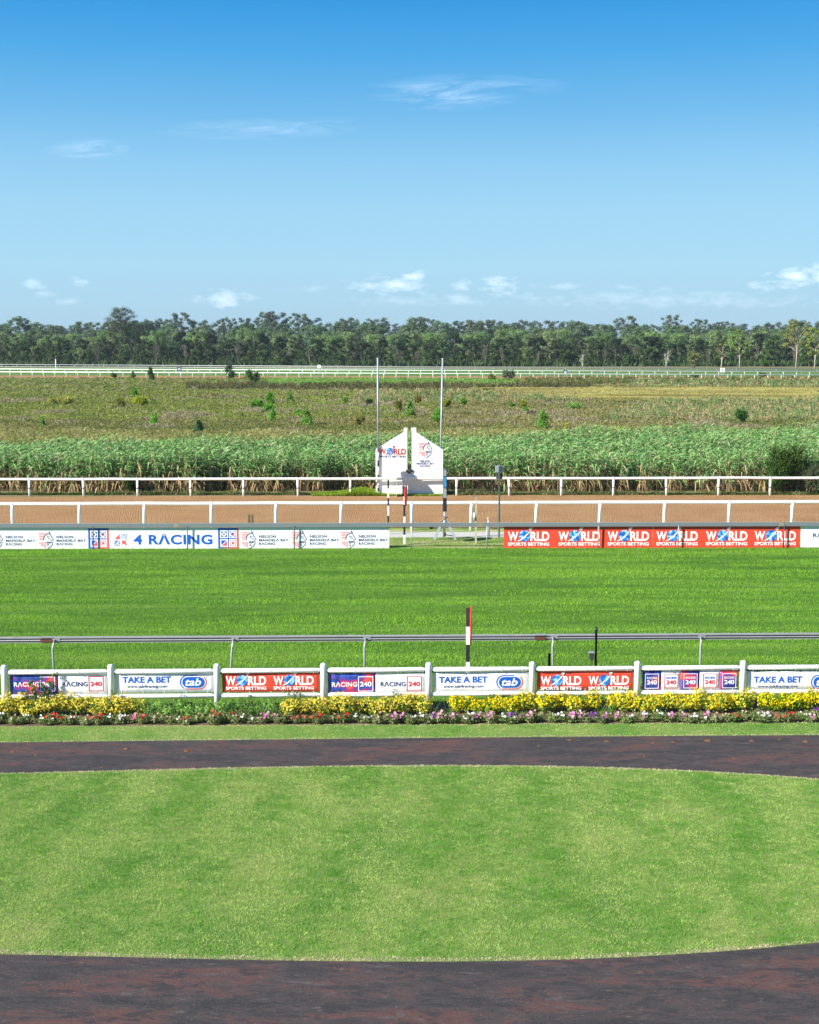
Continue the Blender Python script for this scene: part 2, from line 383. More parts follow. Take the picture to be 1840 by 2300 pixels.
# ------------------------------------------------------------------ ground sheets
def ground_mat(name, build, rough=.95):
    m = bpy.data.materials.new(name); m.use_nodes = True; t = m.node_tree; t.nodes.clear(); b = NB(t)
    c = b.n('ShaderNodeTexCoord').outputs['Object']
    col, hgt, dist = build(b, c)
    bm_ = b.n('ShaderNodeBump', {'Strength': .8, 'Distance': dist, 'Height': hgt})
    p = b.n('ShaderNodeBsdfPrincipled', {'Base Color': col, 'Roughness': rough, 'Specular IOR Level': .2, 'Normal': bm_.outputs[0]})
    b.n('ShaderNodeOutputMaterial', {0: p.outputs[0]}); return m
def mp(b, c, s, rot=0): return b.n('ShaderNodeMapping', {'Vector': c, 'Scale': s, 'Rotation': (0, 0, rot)}).outputs[0]
def g_heath(b, c):
    f = b.noise(mp(b, c, (.02,.05,1)), 1, 8, .65); g = b.noise(c, .6, 6, .7)
    col = b.ramp(f, [(.3, (.14,.13,.06)), (.45, (.15,.16,.05)), (.55, (.20,.17,.08)), (.68, (.12,.16,.04))])
    return b.mix(b.m('MULTIPLY', g, .5), col, (.13,.10,.06,1)), g, .2
def g_track(b, c):
    f = b.noise(mp(b, c, (.07,.62,1)), 1.4, 6, .6); g = b.noise(mp(b, c, (1,2,1)), 9, 5, .75)
    col = b.ramp(f, [(.36, (.05,.12,.012)), (.5, (.08,.17,.018)), (.64, (.14,.24,.03))])
    return b.mix(b.m('MULTIPLY', b.m('SUBTRACT', g, .5), 1.2, clamp=True), col, (.14,.25,.05,1)), g, .04
def g_lawn(b, c):
    f = b.noise(mp(b, c, (.5,.35,1)), 1.1, 6, .65); g = b.noise(c, 26, 5, .8)
    col = b.ramp(f, [(.36, (.07,.16,.025)), (.5, (.12,.21,.04)), (.64, (.20,.24,.07))])
    return b.mix(b.m('MULTIPLY', b.m('SUBTRACT', g, .45), 1.5, clamp=True), col, (.27,.30,.12,1)), g, .015
def g_path(b, c):
    f = b.noise(mp(b, c, (.55,1.7,1)), .9, 9, .62, .7); g = b.noise(mp(b, c, (.8,2.4,1), .1), 2.3, 9, .7, .5); h = b.noise(c, 55, 3, .7)
    k = b.noise(mp(b, c, (1.1,3.0,1), -.05), 1.6, 10, .68, 1.6)
    a = b.ramp(b.m('ADD', b.m('MULTIPLY', f, .6), b.m('MULTIPLY', k, .4)), [(.40, (.036,.033,.034)), (.47, (.050,.043,.043)), (.53, (.066,.050,.049)), (.555, (.086,.048,.044)), (.66, (.112,.055,.048))])
    a = b.mix(b.ramp(g, [(.54, 0), (.565, .8)]), a, (.036,.034,.037,1))
    a = b.mix(b.ramp(g, [(.37, .8), (.40, 0)]), a, (.088,.076,.076,1))
    pk = b.noise(mp(b, c, (1,2.2,1), .2), 3.4, 6, .7, .3)
    a = b.mix(b.ramp(pk, [(.645, 0), (.66, .75)]), a, (.13,.10,.095,1))
    a = b.mix(b.ramp(pk, [(.30, .8), (.325, 0)]), a, (.020,.018,.019,1))
    a = b.mix(b.ramp(h, [(.66, 0), (.70, .9)]), a, (.36,.33,.30,1))
    a = b.mix(b.ramp(b.noise(c, 11, 6, .7), [(.30, .8), (.36, 0)]), a, (.022,.02,.022,1))
    return a, b.m('ADD', b.m('ADD', b.m('MULTIPLY', g, 1.0), b.m('MULTIPLY', k, .8)), b.m('MULTIPLY', h, .25)), .035
def g_dirt(b, c):
    f = b.noise(c, .5, 6, .6); g = b.noise(mp(b, c, (1.5,.55,1), .35), 9.5, 2, .6)
    a = b.ramp(f, [(.35, (.34,.188,.080)), (.65, (.41,.240,.110))])
    return b.mix(b.ramp(g, [(.36, .75), (.50, 0)]), a, (.19,.10,.048,1)), g, .25
def g_soil(b, c):
    g = b.noise(c, 18, 5, .7); return b.ramp(g, [(.35, (.10,.065,.04)), (.7, (.22,.15,.10))]), g, .05
def g_road(b, c):
    g = b.noise(c, 6, 5, .7); return b.ramp(g, [(.3, (.36,.35,.32)), (.7, (.48,.47,.44))]), g, .01
def g_verge(b, c):
    f = b.noise(mp(b, c, (.5,.9,1)), 1.3, 7, .7); g = b.noise(c, 9, 4, .7)
    return b.ramp(f, [(.38, (.12,.20,.035)), (.52, (.24,.29,.08)), (.6, (.34,.32,.15)), (.7, (.36,.29,.18))]), g, .05
def g_marsh(b, c):
    f = b.noise(mp(b, c, (.030,.055,1), .2), 1.0, 7, .65, 1.0); g = b.noise(c, 1.2, 4, .7)
    return b.ramp(f, [(.34, (.13,.11,.025)), (.46, (.21,.17,.04)), (.54, (.34,.31,.075)), (.60, (.27,.22,.07)), (.68, (.15,.15,.035))]), g, .25
def g_green(b, c):
    f = b.noise(mp(b, c, (.05,.15,1)), 1.2, 5, .6); return b.ramp(f, [(.35, (.06,.13,.02)), (.65, (.11,.20,.035))]), f, .1
def sheet(name, pts, z, m, kind='structure', up=.0):
    me = bpy.data.meshes.new(name); me.from_pydata([(p[0], p[1], z) for p in pts], [], [tuple(range(len(pts)))])
    me.materials.append(m); o = bpy.data.objects.new(name, me); COL.objects.link(o); o['kind'] = kind; return o
def strip(name, near, far, z, m):        # two edges of equal point count, left to right
    me = bpy.data.meshes.new(name); n = len(near)
    me.from_pydata([(p[0], p[1], z) for p in near]+[(p[0], p[1], z) for p in far], [], [(i, i+1, n+i+1, n+i) for i in range(n-1)])
    me.materials.append(m); o = bpy.data.objects.new(name, me); COL.objects.link(o); o['kind'] = 'structure'; return o
def edge(pxy, n=60, x0=-900, x1=2740):
    xs = np.linspace(x0, x1, n); px = [p[0] for p in pxy]; py = [p[1] for p in pxy]
    deg = min(3, len(pxy)-1); cf = np.polyfit(np.array(px)-920, py, deg)
    ys = np.interp(xs, px, py) if deg < 2 else np.polyval(cf, np.clip(xs, min(px)-250, max(px)+250)-920)
    return [G(x, y) for x, y in zip(xs, ys)]
sheet('ground', [(-2500,-60),(2500,-60),(2500,4500),(-2500,4500)], 0, ground_mat('heath_soil', g_heath))
e_board = edge([(0,1233),(920,1232),(1840,1230)])
e_fence = edge([(0,1604),(920,1598),(1840,1592)])
e_bed = edge([(0,1632),(920,1627),(1840,1622)])
e_p1t = edge([(0,1668.5),(425,1664),(1066,1657.5),(1493,1654),(1840,1652)])
e_p1b = edge([(-600,1745),(0,1733.5),(320,1731),(750,1724),(1066,1719.5),(1280,1720.5),(1493,1726),(1706,1739),(1840,1752)])
e_p2t = edge([(-600,2140),(0,2146),(320,2153),(700,2157),(1066,2159),(1333,2157),(1600,2141),(1840,2117)])
lawn = ground_mat('lawn_turf', g_lawn); trackm = ground_mat('track_turf', g_track)
near0 = [Vector((p.x, 8, 0)) for p in e_p2t]
strip('lawn', near0, e_bed, .004, lawn)
pm = ground_mat('worn_rubber_path', g_path)
strip('path', e_p1b, e_p1t, .008, pm); strip('path', near0, e_p2t, .008, pm)
e_f2 = edge([(0,1585),(920,1580),(1840,1575)])
strip('flower_bed_soil', e_bed, e_f2, .004, ground_mat('bed_soil', g_soil))
strip('track_turf', e_f2, e_board, .004, trackm)
e_v = edge([(0,1207),(1840,1207)]); e_r = edge([(0,1195),(1840,1195)]); e_d = edge([(0,1186),(1840,1185)])
e_dt = edge([(0,1117),(450,1114),(920,1112.5),(1840,1112)])
vm = ground_mat('dry_verge_turf', g_verge)
strip('verge', e_board, e_v, .004, vm); strip('service_road', e_v, e_r, .004, ground_mat('pale_concrete', g_road)); strip('verge', e_r, e_d, .004, vm)
dm = ground_mat('sand_track_surface', g_dirt)
strip('sand_track', e_d, e_dt, .006, dm)
# far racecourse
def band(y0, y1, z, m, name): return strip(name, edge([(-900,y0[0]),(2740,y0[1])]), edge([(-900,y1[0]),(2740,y1[1])]), z, m)
gm = ground_mat('far_turf', g_green)
band((847,854), (842,847), .01, dm, 'sand_track'); band((842,847), (823,833), .01, gm, 'far_track_turf')

def g_meadow(b, c):
    f = b.noise(mp(b, c, (.10,.25,1)), 1.2, 6, .65); return b.ramp(f, [(.35, (.06,.12,.02)), (.5, (.10,.20,.02)), (.6, (.15,.25,.035)), (.68, (.12,.13,.045))]), f, .1
sheet('meadow', [G(*q) for q in [(560,861),(700,865),(840,866),(960,862),(1100,859),(1180,855),(1160,850),(900,848),(640,847.5),(585,850)]], .05, ground_mat('bright_meadow', g_meadow))
# ------------------------------------------------------------------ grass (stuff)
rng = np.random.RandomState(11)
def area_pts(n, near, far):              # even points between two edges, inside a slightly wider view
    ya = min(p.y for p in near); yb = max(p.y for p in far)
    D = np.sqrt(rng.rand(n)*(yb*yb-ya*ya)+ya*ya); x = (rng.rand(n)*2-1)*(D*.345+.8)
    yn = np.interp(x, [p.x for p in near], [p.y for p in near]); yf = np.interp(x, [p.x for p in far], [p.y for p in far])
    k = (D > yn) & (D < yf); return x[k], D[k]
def blades(x, y, h, w, lean, col, z0=.004, bias=(0,0)):
    n = len(x); a = rng.rand(n)*2*PI; dx = np.cos(a)*w/2; dy = np.sin(a)*w/2
    l = rng.rand(n)*lean; la = rng.rand(n)*2*PI
    P = np.zeros((n, 3, 3)); P[:,0,0] = x-dx; P[:,0,1] = y-dy; P[:,1,0] = x+dx; P[:,1,1] = y+dy; P[:,:2,2] = z0
    P[:,2,0] = x+np.cos(la)*l*h+bias[0]*h; P[:,2,1] = y+np.sin(la)*l*h+bias[1]*h; P[:,2,2] = z0+h*(1-.4*l)
    return P
def mixc(a, b, t): return np.asarray(a)[None]*(1-t[:,None])+np.asarray(b)[None]*t[:,None]
x, y = area_pts(330000, e_f2, e_board); n = len(x)
st = vnoise(x*.12+3, y*1.0, 3)*.36+vnoise(x*.6, y*3.6+40, 3)*.40+vnoise(x*3.5, y*8, 2)*.24; st = np.clip((st-.36)/.28, 0, 1)
fr = np.clip((36.5-y)/4.5, 0, 1)*.6
c = mixc((.070,.200,.020), (.240,.445,.055), st*.85+.15*rng.rand(n)); c = c*(.8+.4*rng.rand(n))[:,None]
c = c*(1-fr[:,None])+np.array((.22,.27,.08))*fr[:,None]
P = blades(x, y, (.03+.04*rng.rand(n))*(.6+.9*st), .020, 1.1, c)
fast('grass', P, c, grassm, kind='stuff')
def lawn_tone(x, y):
    s = vnoise(x*.95+20+y*.12, y*.22+3, 3); t = vnoise(x*3.2, y*4.0+9, 5); q = vnoise(x*8, y*11, 3); st_ = .5+.5*np.sin(2*PI*(x-.06*y)/1.75+2.2*vnoise(x*.3, y*.25, 2)); return np.clip((s*.20+t*.32+q*.36+st_*.12-.35)/.27, 0, 1)
def lawn_grass(near, far, n):
    x, y = area_pts(n, near, far); n = len(x); t = lawn_tone(x, y)
    c = mixc((.088,.28,.020), (.37,.48,.130), np.clip(t*.95+.25*(rng.rand(n)-.35), 0, 1))*(.84+.32*rng.rand(n))[:,None]
    dry = rng.rand(n) < (.01+.07*t); c[dry] = np.array((.44,.40,.22))*(.7+.5*rng.rand(dry.sum()))[:,None]
    yn = np.interp(x, [p.x for p in near], [p.y for p in near]); yf = np.interp(x, [p.x for p in far], [p.y for p in far])
    ed = (np.minimum(y-yn, yf-y) < .05+.13*vnoise(x*2.5, x*0+3, 3)) & (rng.rand(n) < .85); c[ed] = np.array((.62,.52,.35))*(.7+.5*rng.rand(ed.sum()))[:,None]
    tf = vnoise(x*16+3, y*20, 2)
    c = c*np.clip(.70+.62*tf, .5, 1.3)[:,None]
    fast('grass', blades(x, y, (.010+.018*rng.rand(n))*(.5+1.3*tf), .011, 1.2, c), c, grassm, kind='stuff')
lawn_grass(e_p2t, e_p1b, 560000); lawn_grass(e_p1t, e_bed, 60000)
x, y = area_pts(24000, e_board, e_v); n = len(x); t = vnoise(x*.8, y*.9, 4); k = (t < .56) | (rng.rand(n) < .35); x, y, t = x[k], y[k], t[k]; n = len(x)
c = mixc((.13,.24,.035), (.36,.37,.13), np.clip((t-.32)*3, 0, 1)+0*x)*(.75+.5*rng.rand(n))[:,None]
fast('grass', blades(x, y,   .02+.04*rng.rand(n), .025, 1., c), c, grassm, kind='stuff')
# ------------------------------------------------------------------ near white rail fence with banners
FL = G(-130, 1604); FR = G(1960, 1589)                 # fence line on the ground
fdir = (FR-FL).normalized(); fang = math.atan2(fdir.y, fdir.x)
def on_line(px, py, A, d):                              # point of the line A + t d seen in the column px
    x, y, z = ray(px, py); r = x/y
    t = (r*A.y-A.x)/(d.x-r*d.y); return A+d*t, t
posts_px = [-226, 11, 250, 488, 727, 963, 1195, 1431, 1668, 1903, 2140]
tops_py = [1496, 1494, 1491, 1490, 1491, 1489, 1486, 1483, 1482, 1481, 1480]
root = empty('rail_fence', FL, fang, 'white rail fence of thick round rails and round topped posts behind the flower bed', 'fence')
PT = []
for px, py in zip(posts_px, tops_py):
    p, t = on_line(px, 1550, FL, fdir); PT.append((t, H(p.y, py), p))
ztop = float(np.mean([q[1] for q in PT])); 
R_TOP = [H(p.y, q) for p, q in ((PT[1][2], 1509), (PT[9][2], 1499))]; ZT = float(np.mean(R_TOP)); 
R_BOT = [H(p.y, q) for p, q in ((PT[1][2], 1565), (PT[9][2], 1553))]; ZB = float(np.mean(R_BOT))
for t, zt, p in PT:
    m = MB(); m.lathe([(.075,-.05),(.075,ztop-.07),(.072,ztop-.045),(.06,ztop-.02),(.035,ztop-.005),(.008,ztop)], whitep, 18, (t,0,0)); 
    m.build('post', root)
for (t0, _, _), (t1, _, _) in zip(PT[:-1], PT[1:]):
    for z, r in ((ZT, .058), (ZB, .052)):
        sg = random.Random(int(t0*10)).uniform(-.006, .006)
        m = MB(); m.tube([(t0+.07,0,z),(t0+.10,0,z),(t0+.14,0,z),((t0+t1)/2,0,z+sg),(t1-.14,0,z),(t1-.10,0,z),(t1-.07,0,z)], [r*.62,r*.62,r,r,r,r*.62,r*.62], whitep, 16)
        m.build('rail', root)
PXM = None
def wave(seed, amp=.007):
    r = random.Random(seed); a, b_, c_ = r.uniform(2,4), r.uniform(0,6), r.uniform(0,6)
    return lambda x, y, z: (x, y+amp*math.sin(a*x+b_)+amp*.35*math.sin(5*x+2*z+c_), z)
def banner(i, x0, x1, y0, y1, seed, label, draw, sheetmats):
    """x0..x1, y0..y1: photograph pixels of the cloth; draw(lt, em, conv) places the print"""
    pa, ta = on_line(x0, 1535, FL, fdir); pb, tb = on_line(x1, 1535, FL, fdir)
    loc = FL+fdir*ta; w = tb-ta; z1 = H(pa.y, y0); z0 = H(pa.y, y1); k = w/(x1-x0)
    r = empty('banner', (loc.x, loc.y, z0), fang, label, 'banner', 'advertising banners tied to the near white fence')
    off = .012; wv = wave(seed)
    h = z1-z0; nx, nz = 30, 4
    sm = MB(); 
    for (a, c, mt) in sheetmats:
        xa, xb = (a-x0)*k, (c-x0)*k; mm = max(2, int(nx*(c-a)/(x1-x0)))
        vs = [(xa+(xb-xa)*p/mm, off, h*q/nz) for q in range(nz+1) for p in range(mm+1)]
        sm.add(vs, [(q*(mm+1)+p, q*(mm+1)+p+1, (q+1)*(mm+1)+p+1, (q+1)*(mm+1)+p) for q in range(nz) for p in range(mm)], mt, True)
    so = sm.deform(wv).build('cloth', r); sol = so.modifiers.new('thickness', 'SOLIDIFY'); sol.thickness = .002; sol.offset = -1
    cv = lambda px, py: ((px-x0)*k, (y1-py)*k*1.02)
    lt, em = Multi(), Multi(); draw(lt, em, cv, k, off-.005)
    if em.f: em.deform(wv).build('emblem', r)
    if lt.f: lt.deform(wv).build('lettering', r)
    for q in range(5):
        xx = w*(.06+.22*q)
        for zc, rr in ((ZT-z0, .062), (ZB-z0, .056)):
            tm = MB(); tm.tube([(xx, rr*math.sin(t), zc+rr*math.cos(t)) for t in np.linspace(0, 2*PI, 13)], .004, vinyl, 5, False)
            e = h-.02 if zc > h/2 else .02
            tm.tube([(xx,0,zc+(-rr if zc > h/2 else rr)),(xx+.01,0,e)], .005, vinyl, 5); tm.build('cable_tie', r)
    return r
def b240(x0, x1):                        # half artwork, half white
    def d(lt, em, cv, k, y):
        w = (x1-x0)*.5; xm = x0+w
        LT, EM = lt, em
        for ox, c1, c2, c3 in ((x0, wprint, wprint, wprint), (xm, navy, redp, redp)):
            lt, em = LT.next(), EM.next()
            a, z = cv(ox+.08*w, 1543); a2, z2 = cv(ox+.60*w, 1532); word(lt, 'RB', a, a2, z, z2, y, c1)
            fa, fz = cv(ox+.62*w, 1554); fb, fz2 = cv(ox+.93*w, 1520); frame(em, fa, fb, fz, fz2, .018, y, c3)
            a, z = cv(ox+.655*w, 1543); a2, z2 = cv(ox+.895*w, 1532); word(LT.next(), '240', a, a2, z, z2, y, c2)
    return d
def btake(x0, dx=1.0):
    def d(lt, em, cv, k, y):
        a, z = cv(x0+24, 1534); a2, z2 = cv(x0+133, 1520); word(lt.next(), 'TAKE', a, a2, z, z2, y, blue)
        a, z = cv(x0+34, 1547); a2, z2 = cv(x0+124, 1539); word(lt.next(), 'WWW', a, a2, z, z2, y, navy)
        cx, cz = cv(x0+183, 1533.5); tab_logo(lt, em, cx, cz, 60*k, 34*k, y)
    return d
def bworld(xs):
    def d(lt, em, cv, k, y):
        for q in xs: a, z = cv(q, 1550); world_logo(lt, em, a, z, 91*k, y)
    return d
GR = 'banner'
banner(-1, -215, -2, 1514, 1555, 1, 'orange red banner with white lettering at the far left end of the near white fence', bworld([-205,-98]), [(-215,-2,redv)])
banner(0, 22, 240, 1513, 1562, 2, 'half purple half white RACING 240 banner overgrown by a creeper', b240(22,240), [(22,131,artm),(131,240,vinyl)])
banner(1, 259, 479, 1514, 1556, 3, 'white TAKE A BET banner just left of the first fully visible red banner', btake(251), [(259,479,vinyl)])
banner(2, 499, 717, 1513, 1555, 4, 'orange red WORLD SPORTS BETTING banner left of the clean RACING 240 banner', bworld([507,614]), [(499,717,redv)])
banner(3, 737, 955, 1513, 1558, 5, 'half purple half white RACING 240 banner free of creepers behind the long yellow hedge', b240(737,955), [(737,844,artm),(844,955,vinyl)])
banner(4, 973, 1187, 1511, 1555, 6, 'white TAKE A BET banner hanging in front of the striped post foot', btake(962), [(973,1187,vinyl)])
banner(5, 1207, 1422, 1508, 1549, 7, 'orange red WORLD SPORTS BETTING banner below the black post', bworld([1215,1322]), [(1207,1422,redv)])
def bfive(LT, EM, cv, k, y):
    for j in range(5):
        lt, em = LT.next(), EM.next()
        cx = 1465+j*43.4; dark = j % 2 == 0
        a, z = cv(cx-16, 1547); a2, z2 = cv(cx+15, 1514); frame(em, a, a2, z, z2, .014, y, wprint if dark else redp)
        a, z = cv(cx-11.5, 1526); a2, z2 = cv(cx+11, 1520.5); word(lt, 'RB', a, a2, z, z2, y, wprint if dark else blue)
        a, z = cv(cx-11.5, 1538); a2, z2 = cv(cx+11, 1528.5); word(LT.next(), '240', a, a2, z, z2, y, wprint if dark else redp)
banner(6, 1443, 1658, 1506, 1550, 8, 'banner of five small RACING 240 squares in purple and white', bfive, [(1443,1486,artm),(1486,1529,vinyl),(1529,1572,artm),(1572,1617,vinyl),(1617,1658,artm)])
banner(7, 1678, 1894, 1508, 1548, 9, 'white TAKE A BET banner cut by the right edge of the picture', btake(1669), [(1678,1894,vinyl)])

# ------------------------------------------------------------------ metal running rail on goosenecks
RA = G(-130, 1532); RB = G(1960, 1520); rd = (RB-RA).normalized()
root = empty('running_rail', RA, math.atan2(rd.y, rd.x), 'dull aluminium running rail on curved tube posts along the grass track', 'rail')
zr = H(G(920,1526).y, 1431)
L = (RB-RA).length
prof = [(.09,.02),(.06,.050),(-.05,.072),(-.10,.055),(-.10,.030),(-.06,.026),(-.06,-.004),(-.11,-.008),(-.118,-.022),(-.11,-.038),(-.06,-.042),(-.06,-.062),(-.10,-.066),(-.10,-.084),(.03,-.084)]
m = MB(); n = len(prof)
m.add([(0, y, zr+z) for y, z in prof]+[(L, y, zr+z) for y, z in prof], [(i, (i+1)%n, (i+1)%n+n, i+n) for i in range(n)]+[tuple(range(n)), tuple(range(2*n-1,n-1,-1))], alu)
m.box(0, L, -.066, -.063, zr-.002, zr+.024, alud); m.box(0, L, -.066, -.063, zr-.060, zr-.044, alud)
m.build('rail', root)
for px in (-180, 124, 524, 819, 1238, 1568, 1950):
    p, t = on_line(px, 1470, RA, rd)
    lean = {124: .02, 524: -.05, 1238: .02, 819: .0}.get(px, 0)
    mm = MB(); mm.tube([(t+lean,-.26,-.02),(t+lean*.5,-.26,zr*.5),(t,-.25,zr-.22),(t+.01,-.23,zr-.10),(t+.03,-.17,zr-.03),(t+.04,-.10,zr-.005)], .026, galv, 12); mm.build('post', root)
    mm = MB(); mm.box(t-.03, t+.16, -.118, -.105, zr-.04, zr+.03, alu); mm.build('bracket', root)
for px0, px1 in ((93,122),(1200,1226)):
    _, t0 = on_line(px0, 1430, RA, rd); _, t1 = on_line(px1, 1430, RA, rd)
    mm = MB(); mm.box(t0, t1, -.125, .02, zr-.058, zr+.0, rust); mm.box(t0, t1, -.112, .02, zr+.05, zr+.066, alu); mm.build('joint_plate', root)

# ------------------------------------------------------------------ striped posts, discs and small posts
def striped(px, ytop, ybase, bands, w, name, label, r=True):
    p = G(px, ybase); root = empty(name, p, 0, label, 'post')
    m = MB(); zs = [H(p.y, q) for q in bands]; 
    for i in range(len(zs)-1): m.box(-w/2, w/2, -w/2, w/2, max(zs[i+1], -.05), zs[i], black if i % 2 == 0 else white)
    m.build('shaft', root); return root, p
root, p = striped(1050.5, 1366, 1576, [1366,1407,1447,1486,1527,1560,1582], .09, 'striped_post', 'black and white striped post with a red disc behind the near fence')
m = MB(); cz = H(p.y, 1404); R = .47
disc = [(R*math.cos(t), R*math.sin(t)) for t in np.linspace(0, 2*PI, 33)[:-1]]
m.add([(.012, a, cz+c) for a, c in disc]+[(-.012, a, cz+c) for a, c in disc], [tuple(range(32)), tuple(range(63,31,-1))]+[(i,(i+1)%32,(i+1)%32+32,i+32) for i in range(32)], sred)
wm = MB(); 
for zz in (.24, -.2):
    vs, fs, _ = TXT['n8']; wm.add([(-.016, .16-.32*q[0], cz+zz-.1+.2*q[1]) for q in vs], fs, wprint)
d = m.build('disc', root, (.07, 0, 0)); d.rotation_euler = (0, 0, math.radians(-4)); wo = wm.build('disc_sign', d)
root, p = striped(908.5, 1093, 1224, [1093,1115,1133,1160,1178,1201,1222], .085, 'striped_post', 'black and white striped post with a red disc by the grey rail gap')
m = MB(); cz = H(p.y, 1113); R = .46
disc = [(R*math.cos(t), R*math.sin(t)) for t in np.linspace(0, 2*PI, 33)[:-1]]
m.add([(.012, a, cz+c) for a, c in disc]+[(-.012, a, cz+c) for a, c in disc], [tuple(range(32)), tuple(range(63,31,-1))]+[(i,(i+1)%32,(i+1)%32+32,i+32) for i in range(32)], sred)
d = m.build('disc', root, (.065, 0, 0)); d.rotation_euler = (0, 0, math.radians(-7))
striped(872.5, 1078, 1200, [1078,1097,1118,1136,1158,1174,1190,1205], .075, 'striped_post', 'plain black and white striped post behind the right end of the white boards')

root = empty('sensor_post', G(1337, 1562), 0, 'black post with a small grey box rising behind the red banner', 'post')
D = G(1337,1562).y; zt = H(D, 1408); m = MB(); m.lathe([(.029,0),(.029,zt-.12),(.037,zt-.12),(.037,zt-.03),(.030,zt-.03),(.030,zt)], black, 12); m.build('shaft', root)
m = MB(); zb = H(D,1480); m.box(-.16,-.05,-.06,.05, zb, H(D,1466), dgrey); m.box(-.18,-.04,-.08,.06, H(D,1466), H(D,1466)+.02, galv); m.tube([(-.1,0,0),(-.1,0,zb)], .02, black, 8); m.build('sensor_box', root)
m = MB(); D = G(1233,1555).y; zt = H(D,1468); m.lathe([(.03,0),(.03,zt-.05),(.036,zt-.05),(.036,zt)], black, 10)
tag(m.build('stake', None, G(1233,1555)), 'short black stake beside a curved post of the metal rail', 'stake')
m = MB(); D = G(1345,1590).y; q = MB(); q.tube([(G(1300,1567).x,G(1300,1567).y,.25),(G(1340,1572).x,31.6,.18),(G(1400,1560).x,32.2,.3)], .014, black, 6); tag(q.build('cable'), 'black cable sagging behind the yellow hedge gap under the red banner', 'cable')

# ------------------------------------------------------------------ advertising boards by the grass track
BA = G(-200, 1234); BB = G(2040, 1229.5); bd = (BB-BA).normalized(); bang = math.atan2(bd.y, bd.x)
def board(x0, x1, ytop, label, draw, m0, seed=0):
    pa, ta = on_line(x0, 1210, BA, bd); pb, tb = on_line(x1, 1210, BA, bd); loc = BA+bd*ta; w = tb-ta; k = w/(x1-x0)
    h = H(pa.y, ytop)-.025
    r = empty('advertising_board', loc, bang, label, 'board', 'advertising boards along the far side of the grass track')
    tilt = random.Random(seed).uniform(-.01, .01)
    m = MB(); m.box(0, w-.012, 0, .02, .01, h, m0); m.build('panel', r)
    m = MB(); m.box(.02, w-.02, .021, .05, .05, .09, dgrey); m.box(.02, w-.02, .021, .05, h-.09, h-.05, dgrey); m.build('back_frame', r)
    lt, em = Multi(), Multi(); cv = lambda px, py: ((px-x0)*k, (1231-py)*k)
    draw(lt, em, cv, k, -.004)
    if em.f: em.build('emblem', r)
    if lt.f: lt.build('lettering', r)
    return r
def dn(xs):
    def d(lt, em, cv, k, y):
        for q in xs: a, z = cv(q, 1230.5); nmb(lt, em, a, z, 106*k, 41*k, y)
    return d
def d4(lt, em, cv, k, y):
    a, z = cv(198, 1231); pattern(em, a+.01, .02, 46*k, y)
    a, z = cv(490, 1231); pattern(em, a, .02, 46*k, y)
    a, z = cv(257, 1223.5); four_racing(lt, em, a, z, 220*k, 28*k, y)
def dw(xs):
    def d(lt, em, cv, k, y):
        for q in xs: a, z = cv(q, 1225.5); world_logo(lt, em, a, z, 93*k, y)
    return d
board(-190, 198, 1184, 'long white board with horse badges at the left edge of the picture', dn([-142,-27,87]), vinyl, 1)
board(198, 537, 1184, 'white board with large blue 4 RACING between two pattern squares', d4, vinyl, 2)
board(537, 660, 1183, 'white horse badge board right after the second pattern square', dn([542]), vinyl, 3)
board(660, 875, 1182.5, 'white board with two horse badges ending at the gap with the tripod', dn([656,766]), vinyl, 4)
board(1132, 1346, 1181, 'red board with two WORLD SPORTS BETTING logos right of the gap', dw([1141,1254.5]), redv, 5)
board(1347, 1467, 1180, 'short red board carrying a single WORLD SPORTS BETTING logo', dw([1365]), redv, 6)
board(1467, 1798, 1179, 'longest red board with three WORLD SPORTS BETTING logos', dw([1474.5,1586,1695]), redv, 7)
def dr(lt, em, cv, k, y):
    lt, em = lt.next(), em.next()
    a, z = cv(1826, 1208); a2, z2 = cv(1886, 1198); word(lt, 'RB', a, a2, z, z2, y, navy)
    a, z = cv(1892, 1216); a2, z2 = cv(1925, 1190); frame(em, a, a2, z, z2, .03, y, redp); a, z = cv(1896, 1208); a2, z2 = cv(1921, 1198); word(lt, '240', a, a2, z, z2, y, redp)
board(1799, 2030, 1179, 'white RACING board at the right edge of the picture', dr, vinyl, 8)

# grey rail over the boards
GA = G(-200, 1234.6); GB = G(2040, 1230.1); gd = (GB-GA).normalized()
root = empty('grey_rail', GA, math.atan2(gd.y, gd.x), 'flat grey rail on thin posts running above the advertising boards', 'rail')
za = H(GA.y, 1179.5); zb_ = H(GB.y, 1175); L = (GB-GA).length
za, zb_ = 1.02, 1.02
for px, pz in ((210,0),(422,0),(662,0),(925,0),(1094,0),(1344,0),(1524,0),(1761,0),(-20,0),(2000,0)):
    p, t = on_line(px, 1200, GA, gd); m = MB(); m.tube([(t-.02,-.042,-.02),(t,-.042,za-.05)], .022, galv if px in (925,1094,1344,1524) else dgrey, 8); m.build('post', root)
slv = mat('weathered_sleeve', (.27,.25,.19), .8, noise=(8, (.16,.15,.10), .7))
cuts = [0]+[on_line(px, 1180, GA, gd)[1] for px in (389, 1072, 1748)]+[L]
for a, c in zip(cuts[:-1], cuts[1:]):
    m = MB(); m.prism([(a+.01,za-.085),(c-.01,za-.085),(c-.01,za+.07),(a+.01,za+.07)], -.035, .035, grail); m.prism([(a+.01,za+.072),(c-.01,za+.072),(c-.01,za+.086),(a+.01,za+.086)], -.028, .028, galv); m.build('rail', root)
for px in (396, 1081, 1755):
    _, t = on_line(px, 1180, GA, gd); m = MB(); m.box(t-.12, t+.12, -.039, .039, za-.088, za+.09, slv); m.build('sleeve', root)

